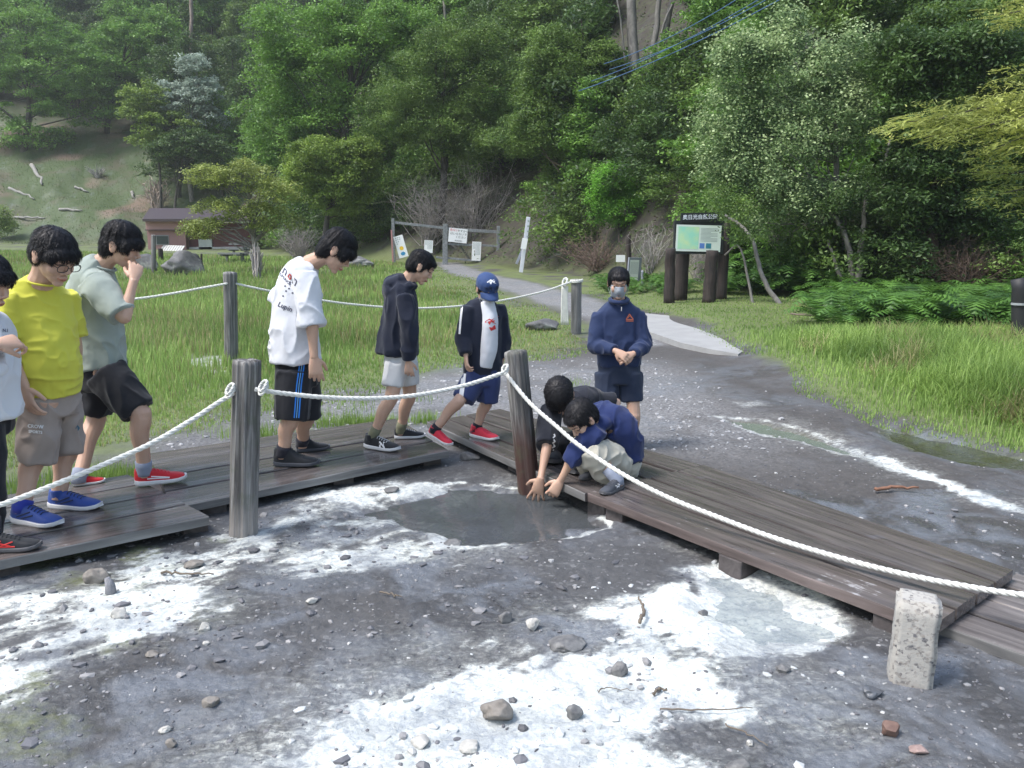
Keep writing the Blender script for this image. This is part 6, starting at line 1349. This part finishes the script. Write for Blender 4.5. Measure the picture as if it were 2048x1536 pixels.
sh = p.wear('shorts', [p.torso([(98, 765, .03, .152, .118), (100, 800, .03, .158, .12), (102, 830, .03, .15, .118)], lat), tube(curve_pts([p.P((82, 800, -.04)), p.P((78, 860, -.06)), p.P((74, 925, -.08))], 12), [.096, .102, .098], 20), tube(curve_pts([p.P((124, 800, .12)), p.P((132, 850, .12)), p.P((136, 905, .11))], 12), [.09, .09, .084], 20)], M_BG, seed=4, amp=.010, fq=(16, 16, 9))
print_text('printed_lettering', 'CROW', (55, 852), (1, .08), (.0, -1), 10, [sh], C_W, p.root, bold=.3); print_text('printed_lettering', 'SPORTS', (57, 863), (1, .08), (.0, -1), 8, [sh], C_W, p.root, bold=.3); print_poly('printed_mark', [(155, 850), (160, 856), (156, 862), (151, 857)], [sh], plain('print_teal', (.02, .12, .2), .6, .02, 9, 0), p.root)
# glasses
M_, c_, k_ = p.hM, p.hc, p.hk; mb = MB()
for s in (1, -1):
    a_ = np.linspace(0, 2*math.pi, 25); Q = np.stack([s*.032+.024*np.sign(np.cos(a_))*np.abs(np.cos(a_))**.7, 0*a_+.100-.12*((s*.032+.024*np.cos(a_))**2)*8, -.004+.016*np.sign(np.sin(a_))*np.abs(np.sin(a_))**.7], 1); mb.tube((Q*k_) @ M_.T+c_, .0022, 6, False)
    mb.tube((np.array([(s*.055, .094, 0), (s*.072, .05, .002), (s*.079, -.005, .004)])*k_) @ M_.T+c_, .0020, 6)
mb.tube((np.array([(-.009, .102, 0), (0, .105, .003), (.009, .102, 0)])*k_) @ M_.T+c_, .0018, 6); mb.build('glasses', plain('frame_black', (.01, .01, .012), .3, .05, 5, 0), p.root, smooth=True)
p.finish()
# ---- P3: sage shirt, hand at the mouth
p = Person('boy in sage green T-shirt and red shoes, striding with a hand at his face', 4.95, 1.15)
p.head(243, 492, .03, 2, 20, k=1.14, style='long', neck=(204, 528, .04), seed=3)
lat = unit((-.1, 1, 0))
p.leg((215, 745, -.04), (282, 828, -.08), (270, 971, 374, 958, DZ+.012), S_RED, S_WH, sock=SOCK_W, sockh=.035, accent=C_W, logo=((.06, .17, .036, .030), (.08, .17, .046, .032)))
p.leg((205, 745, .18), (192, 838, .2), (146, 972, 211, 963, DZ), S_RED, S_WH, sock=SOCK_W, sockh=.03)
a, b, c = p.arm((196, 575, -.14), (248, 634, -.2), (268, 560, -.12), (273, 528, -.06), back=(.6, -1, 0), side=1, curl=.9, thumb=.2)
a2, b2, c2 = p.arm((196, 590, .24), (230, 650, .28), (240, 700, .3))
T1 = [(196, 735, .06, .165, .168), (192, 690, .06, .16, .158), (188, 635, .06, .16, .155), (187, 585, .05, .175, .145), (194, 545, .05, .15, .112), (206, 524, .04, .075, .072)]
tee = p.wear('t_shirt', [p.torso(T1, lat), sleeve(a, b, c, .92, .085, .082, inn=.06), sleeve(a2, b2, c2, .9, .08, .08, inn=.06), ellipsoid(p.P((195, 565, -.06)), (.085, .08, .075))], M_S, seed=5, amp=.013, fq=(10, 10, 7))
collar(p, p.P((209, 534, .03)), .064*1.1, .058*1.1, head_frame(0, 20), M_S)
p.wear('shorts', [p.torso([(200, 720, .07, .155, .14), (204, 750, .07, .16, .145), (208, 775, .07, .15, .14)], lat), tube(curve_pts([p.P((212, 745, -.02)), p.P((245, 785, -.04)), p.P((277, 822, -.06))], 12), [.12, .115, .10], 20), tube(curve_pts([p.P((204, 745, .17)), p.P((196, 790, .18)), p.P((188, 822, .19))], 12), [.11, .105, .10], 20)], M_BK, seed=6, amp=.009)
p.finish()
# ---- P5: black hoodie
p = Person('boy in black hooded jacket and light grey shorts, looking down at the walkway', 5.9, .96)
p.head(842, 534, .0, 8, 34, k=.98, style='short', neck=(815, 572, .02), seed=5)
lat = unit((-.15, 1, 0))
p.leg((795, 735, -.04), (783, 795, -.08), (732, 894, 799, 903, DZ), S_BLK, S_WH, sock=SOCK_O, sockh=.045, lace=M_LG)
p.leg((815, 735, .14), (820, 790, .16), (789, 877, 851, 874, DZ), S_BLK, S_WH, sock=SOCK_O, sockh=.04, lace=M_LG)
a, b, c = p.arm((812, 598, -.12), (819, 665, -.15), (817, 722, -.14), (818, 740, -.14), back=(0, -1, 0), curl=.6, r=.95)
a2, b2, c2 = p.arm((805, 598, .17), (812, 665, .18), (822, 715, .18))
T1 = [(794, 708, .02, .145, .148), (796, 680, .02, .145, .145), (800, 640, .02, .145, .128), (802, 598, .02, .155, .114), (806, 575, .02, .13, .088), (813, 560, .02, .065, .06)]
jk = p.wear('hooded_jacket', [p.torso(T1, lat), sleeve(a, b, c, 1.98, .062, .060, .048), sleeve(a2, b2, c2, 1.95, .06, .058, .048), ellipsoid(p.P((782, 582, .02)), (.062, .10, .07)), ellipsoid(p.P((787, 565, .02)), (.065, .095, .05)), ellipsoid(p.P((800, 558, .02)), (.07, .08, .035)), ellipsoid(p.P((820, 572, -.03)), (.05, .06, .03))], M_CHR, seed=7, amp=.010)
p.wear('shorts', [p.torso([(800, 700, .03, .13, .115), (800, 730, .03, .135, .12), (802, 745, .03, .13, .115)], lat), tube(curve_pts([p.P((793, 725, -.04)), p.P((788, 750, -.05)), p.P((785, 772, -.06))], 10), [.085, .083, .082], 20), tube(curve_pts([p.P((812, 725, .12)), p.P((816, 750, .13)), p.P((818, 770, .13))], 10), [.085, .08, .078], 20)], M_LG, seed=8, amp=.007)
rtl = [o for o in p.root.children if o.name.startswith('shoe')]
up_ = [c_ for c_ in rtl[0].children if c_.name.startswith('upper')][0]
def world_bvh(o):
    bpy.context.view_layer.update(); M = o.matrix_world; return BVHTree.FromPolygons([M @ v.co for v in o.data.vertices], [tuple(q.vertices) for q in o.data.polygons])
print_text('shoe_letter', 'N', (758, 889), (1, .15), (.0, -1), 15, [world_bvh(up_)], C_W, p.root, bold=.9)
p.finish()
# ---- P6: cap boy
p = Person('boy in blue cap and face mask with open navy jacket, stepping across the gap', 6.15, .9)
p.head(974, 578, 0, -62, 30, k=.92, style='short', neck=(968, 612, .05), seed=6, haired=True)
lat = unit((1, .45, 0))
p.leg((955, 752, .0), (917, 803, -.15), (858, 868, 903, 893, DZ, DZ+.1, .12), S_PINK, S_WH, sock=SOCK_K, sockh=.02)
p.leg((982, 752, .05), (972, 808, .05), (943, 872, 996, 882, DZ), S_PINK, S_WH, sock=SOCK_K, sockh=.02, accent=M_N, logo=((.0, .03, .03, .05), (.01, .04, .025, .04)))
a, b, c = p.arm((936, 620, -.02), (926, 675, -.04), (932, 712, -.12), (934, 735, -.14), back=(-1, -.4, 0), side=-1, curl=.6)
a2, b2, c2 = p.arm((998, 618, .1), (1008, 675, .12), (1004, 720, .1), (1003, 740, .1), back=(1, 0, 0))
T1 = [(966, 748, .03, .150, .10), (966, 700, .03, .148, .098), (966, 650, .03, .150, .098), (966, 622, .04, .150, .088), (968, 606, .05, .105, .068), (969, 598, .05, .06, .055)]
jk = p.wear('jacket', [p.torso(T1, lat), sleeve(a, b, c, 1.9, .060, .058, .046), sleeve(a2, b2, c2, 1.9, .058, .056, .046)], M_CHR, seed=9, amp=.008)
tee = p.wear('t_shirt', [p.torso([(970, 735, -.04, .055, .05), (976, 700, -.042, .066, .055), (980, 650, -.044, .068, .056), (977, 622, -.02, .060, .055), (974, 604, .0, .055, .05)], lat)], M_W, seed=10, amp=.006)
sh = p.wear('shorts', [p.torso([(966, 735, .03, .14, .095), (966, 760, .03, .142, .10), (966, 770, .03, .135, .10)], lat), tube(curve_pts([p.P((950, 752, .0)), p.P((938, 778, -.05)), p.P((926, 800, -.1))], 12), [.09, .088, .082], 20), tube(curve_pts([p.P((980, 752, .04)), p.P((978, 780, .04)), p.P((975, 804, .04))], 12), [.088, .086, .084], 20)], fabric('navy_shorts', (.03, .045, .13)), seed=11, amp=.007)
strip('side_stripe', [(928, 742), (926, 765), (921, 800)], 9, [sh], C_W, p.root); strip('side_stripe', [(925, 605), (921, 640), (919, 668)], 4, [jk], C_W, p.root)
print_poly('printed_mark', mark(983, 640, .9), [tee, jk], C_R, p.root); print_poly('printed_mark', [(978, 655), (990, 650), (992, 658), (982, 662)], [tee], C_R, p.root)
# cap
M_, c_, k_ = p.hM, p.hc, p.hk; CAPM = fabric('cap_blue', (.025, .055, .16), .7)
v, q = fuse([ellipsoid((0, -.012, .045), (.090, .108, .082)), ellipsoid((0, -.010, .020), (.089, .106, .03))], .005, 3); v = v*1.03; v[:, 2] = np.maximum(v[:, 2], .012)
cap = np_mesh('cap', (v*k_) @ M_.T+c_, q, CAPM, p.root, smooth=True)
t = np.linspace(-1, 1, 15); vb = []; 
for i, rr in enumerate(np.linspace(0, 1, 6)):
    for x in t: y0 = .092*math.sqrt(max(0, 1-(x*.078/.09)**2)); vb.append((x*.078, y0*.95+rr*.075*math.sqrt(max(.02, 1-x*x*.9)), .022-.010*rr-.022*x*x-.02*rr*rr))
nb = len(vb); vb += [(x, y, z-.004) for x, y, z in vb]; f = [[i*15+j, i*15+j+1, (i+1)*15+j+1, (i+1)*15+j] for i in range(5) for j in range(14)]; f += [[nb+k for k in q_[::-1]] for q_ in f]
f += [[75+j, 75+j+1, nb+75+j+1, nb+75+j] for j in range(14)]; o = np_mesh('brim', (np.array(vb)*k_) @ M_.T+c_, f, CAPM, cap, smooth=True)
print_poly('cap_mark', mark(985, 561, .75, 1), [cap], C_W, p.root)
def facemask(p, col, name='face_mask'):
    M_, c_, k_ = p.hM, p.hc, p.hk; v = []; n, m = 19, 12
    for i in range(m+1):
        z = .002-.112*i/m
        for j in range(n+1):
            x = (j/n*2-1); xx = x*.064*(1-.25*abs(i/m-.3)); y = .103-.068*abs(x)**1.7-.045*max(0, i/m-.45)**1.3*2+(.010 if .15 < i/m < .5 and abs(x) < .3 else 0)+.0015*math.sin(i*2.2); v.append((xx, y, z))
    f = [[i*(n+1)+j, i*(n+1)+j+1, (i+1)*(n+1)+j+1, (i+1)*(n+1)+j] for i in range(m) for j in range(n)]; o = np_mesh(name, (np.array(v)*k_) @ M_.T+c_, f, col, p.root, smooth=True); so_ = o.modifiers.new('s', 'SOLIDIFY'); so_.thickness = .002
    mb = MB()
    for s in (1, -1):
        for z in (-.025, -.085): mb.tube((np.array([(s*.06, .05, z), (s*.074, .02, z*.6), (s*.080, -.015, -.01+z*.2)])*k_) @ M_.T+c_, .0014, 5)
    mb.build('ear_loop', col, o)
facemask(p, fabric('mask_pale', (.50, .52, .55)))
p.finish()
# ---- P7: navy quarter zip
p = Person('boy in navy quarter-zip top and grey face mask holding his hands together', 6.25, .98)
p.head(1237, 566, 0, -92, 17, k=.98, style='short', neck=(1238, 605, .05), seed=7)
lat = np.array([1., 0, 0])
p.leg((1212, 760, .05), (1214, 832, .0), (1222, 915, 1218, 950, 0.0), S_GRY, S_WH, sock=SOCK_K)
p.leg((1262, 760, .05), (1268, 832, -.02), (1262, 918, 1268, 952, 0.0), S_GRY, S_WH, sock=SOCK_K)
a, b, c = p.arm((1200, 635, .05), (1190, 690, .0), (1232, 702, -.16), (1248, 712, -.19), back=(-.2, -1, .6), side=-1, curl=.8, thumb=.3)
a2, b2, c2 = p.arm((1276, 635, .05), (1288, 690, .0), (1266, 708, -.15), (1250, 714, -.18), back=(.2, -1, .5), side=1, curl=.8, thumb=.3)
T1 = [(1238, 732, .05, .168, .105), (1238, 690, .05, .165, .105), (1238, 650, .05, .168, .10), (1238, 625, .05, .165, .09), (1238, 610, .05, .115, .072), (1238, 598, .04, .062, .058)]
jk = p.wear('quarter_zip_top', [p.torso(T1, lat), sleeve(a, b, c, 1.92, .064, .062, .044), sleeve(a2, b2, c2, 1.92, .064, .062, .044)], M_NB, seed=12, amp=.008)
collar(p, p.P((1238, 600, .0)), .066, .062, head_frame(-90, 14), M_NB, th=.018); mb = MB(); mb.box(p.P((1243, 618, -.09)), (.006, .004, .03)); mb.build('zip_pull', C_G, p.root)
sh = p.wear('shorts', [p.torso([(1238, 722, .05, .155, .10), (1238, 750, .05, .16, .105), (1238, 765, .05, .155, .105)], lat), tube(curve_pts([p.P((1214, 745, .05)), p.P((1214, 775, .04)), p.P((1213, 802, .03))], 12), [.09, .09, .09], 20), tube(curve_pts([p.P((1262, 745, .05)), p.P((1262, 775, .04)), p.P((1263, 802, .03))], 12), [.09, .09, .088], 20)], M_SH, seed=13, amp=.008)
strip('printed_mark', [(1253, 638), (1259, 628), (1266, 638)], 1.6, [jk], C_O, p.root); strip('printed_mark', [(1256, 636), (1260, 631), (1263, 636)], 1.0, [jk], C_O, p.root)
for y in (639, 642): strip('printed_mark', [(1252, y), (1267, y)], 1.6, [jk], C_O, p.root)
facemask(p, fabric('mask_grey', (.33, .36, .40))); p.finish()
# ---- P8: crouching, black T-shirt
p = Person('crouching boy in black T-shirt reaching a spread hand down to the pool', 5.55, 1.0)
p.head(1120, 790, -.25, -105, 72, k=1.08, style='long', neck=(1140, 812, -.02), seed=8)
a, b, c = p.arm((1102, 828, -.18), (1094, 892, -.36), (1081, 958, -.47), (1073, 990, -.45), back=(-.1, -1, .45), side=-1, curl=.16, spread=.28, thumb=1.0, k=1.12)
a2, b2, c2 = p.arm((1172, 800, .1), (1232, 806, .2), (1214, 845, .02), (1200, 862, -.05), back=(0, 0, 1))
p.leg((1185, 880, .3), (1128, 890, .0), (1120, 905, 1100, 932, DZ), S_BLK, S_DK, sock=SOCK_K, r=1.0); p.leg((1205, 880, .28), (1165, 900, -.02), (1172, 930, 1146, 952, DZ), S_BLK, S_DK, sock=SOCK_K)
lat = unit((1, .35, .15))
T1 = [(1205, 872, .32, .15, .11), (1192, 840, .25, .155, .115), (1170, 812, .15, .16, .11), (1148, 806, .04, .165, .10), (1136, 812, -.04, .10, .075), (1130, 815, -.08, .06, .055)]
tee = p.wear('t_shirt', [p.torso(T1, lat), sleeve(a, b, c, 1.0, .075, .082, inn=.05), sleeve(a2, b2, c2, .85, .07, .072, inn=.05)], fabric('black_cotton', (.015, .017, .026)), seed=14, amp=.008)
p.wear('trousers', [p.torso([(1200, 860, .33, .14, .11), (1198, 895, .3, .145, .12)], lat), tube(curve_pts([p.P((1185, 885, .28)), p.P((1128, 888, .0)), p.P((1118, 925, .05))], 16), [.085, .075, .06], 18), tube(curve_pts([p.P((1205, 885, .26)), p.P((1165, 898, .0)), p.P((1168, 935, .03))], 16), [.085, .075, .06], 18)], M_BK, seed=15)
for i, (y0, y1) in enumerate(((868, 876), (879, 887), (889, 896), (899, 913))): strip('printed_mark', [(1108-i*.6, y0), (1110, (y0+y1)/2), (1106-i, y1)], 3.0, [tee], C_W, p.root, 8)
p.finish(.0034)
# ---- P9: crouching, blue jacket, khaki trousers
p = Person('crouching boy in blue top and khaki trousers with a cupped hand over the pool', 5.03, 1.0)
p.head(1164, 838, -.08, -150, 48, k=1.04, style='short', neck=(1194, 856, .05), seed=9)
a, b, c = p.arm((1190, 866, -.1), (1143, 920, -.10), (1121, 961, -.07), (1110, 980, -.08), back=(.2, -1, .5), side=-1, curl=1.0, thumb=.5, k=1.05)
a2, b2, c2 = p.arm((1205, 850, .25), (1160, 900, .3), (1150, 920, .3))
p.leg((1240, 930, .05), (1192, 912, -.12), (1243, 975, 1203, 992, DZ), S_GRY, S_DK, sock=SOCK_W, accent=C_W, r=.95, logo=((.05, .10, .035, .055), (.08, .13, .03, .05), (.06, .12, .05, .03)))
p.leg((1225, 920, .28), (1160, 900, .1), (1198, 950, 1160, 962, DZ), S_GRY, S_DK, sock=SOCK_W, r=.95)
lat = unit((-.35, 1, 0))
T1 = [(1252, 915, .15, .135, .10), (1248, 885, .14, .15, .115), (1232, 855, .12, .16, .125), (1212, 838, .1, .165, .11), (1198, 842, .07, .11, .075), (1190, 850, .05, .06, .055)]
tee = p.wear('top', [p.torso(T1, lat), sleeve(a, b, c, 1.12, .07, .064, .062, inn=.05), sleeve(a2, b2, c2, .9, .07, .07, inn=.05), ellipsoid(p.P((1205, 845, .0)), (.06, .08, .05))], M_BL, seed=16, amp=.012, fq=(16, 16, 9))
p.wear('trousers', [p.torso([(1250, 895, .16, .125, .095), (1246, 930, .15, .13, .10), (1240, 945, .15, .10, .08)], lat), tube(curve_pts([p.P((1242, 930, .05)), p.P((1215, 912, -.05)), p.P((1186, 910, -.12)), p.P((1205, 935, -.08)), p.P((1226, 962, .0))], 22), [.085, .092, .090, .078, .066], 20), tube(curve_pts([p.P((1228, 925, .26)), p.P((1190, 905, .16)), p.P((1158, 900, .08)), p.P((1172, 925, .1)), p.P((1186, 948, .14))], 22), [.085, .09, .086, .075, .064], 20)], M_KH, seed=17, amp=.010, fq=(17, 17, 17))
p.finish(.0034)
# ---- P1: partly outside the frame
p = Person('boy at the left edge in white T-shirt and black trousers, hand on his chest', 3.98, 1.15)
p.head(-28, 562, 0, -10, 22, k=1.2, style='fringe', neck=(-45, 620, .02), seed=10)
lat = unit((.2, 1, 0))
p.leg((-40, 850, -.02), (-25, 960, -.04), (-38, 1104, 84, 1096, DZ), S_BLK, S_DK, sock=SOCK_K, accent=C_R, logo=((.03, .10, .03, .055), (.06, .14, .055, .03), (.09, .15, .03, .05), (.02, .16, .028, .028)))
p.leg((-50, 850, .2), (-60, 960, .2), (-110, 1060, -10, 1052, DZ), S_BLK, S_DK, sock=SOCK_K)
a, b, c = p.arm((-35, 660, -.12), (-30, 728, -.26), (-8, 690, -.30), (22, 684, -.24), back=(.1, -.9, .5), side=-1, curl=1.0, thumb=.2)
a2, b2, c2 = p.arm((-40, 660, .26), (-60, 740, .3), (-50, 800, .3))
T1 = [(-28, 830, .05, .165, .165), (-30, 780, .05, .16, .155), (-34, 720, .05, .165, .15), (-40, 670, .05, .18, .135), (-46, 640, .04, .14, .10), (-46, 622, .03, .075, .07)]
tee = p.wear('t_shirt', [p.torso(T1, lat), sleeve(a, b, c, 1.25, .082, .085, .085, inn=.05), sleeve(a2, b2, c2, .9, .08, .08, inn=.05)], M_W, seed=18, amp=.009)
print_text('printed_lettering', 'N.I', (5, 661), (1, 0), (0, -1), 9, [tee], C_K, p.root, bold=.2)
p.wear('trousers', [p.torso([(-34, 810, .06, .15, .13), (-36, 860, .06, .15, .13)], lat), tube(curve_pts([p.P((-36, 850, -.02)), p.P((-22, 960, -.04)), p.P((-20, 1068, .0))], 14), [.10, .075, .06], 18), tube(curve_pts([p.P((-46, 850, .18)), p.P((-58, 960, .2)), p.P((-85, 1030, .22))], 14), [.10, .075, .06], 18)], M_BK, seed=19)
p.finish()
# ================= HAZE =================
hm = bpy.data.materials.new('haze'); hm.use_nodes = True; ht = hm.node_tree; ht.nodes.clear()
pv = ht.nodes.new('ShaderNodeVolumePrincipled'); pv.inputs['Color'].default_value = (.86, .90, .95, 1); pv.inputs['Density'].default_value = .0005; pv.inputs['Anisotropy'].default_value = .2
ho = ht.nodes.new('ShaderNodeOutputMaterial'); ht.links.new(pv.outputs[0], ho.inputs['Volume'])
mb = MB(); mb.box((0, 0, 49), (460, 460, 104)); o = mb.build('haze', hm); o['kind'] = 'stuff'
SC.cycles.volume_bounces = 1; SC.cycles.volume_max_steps = 64
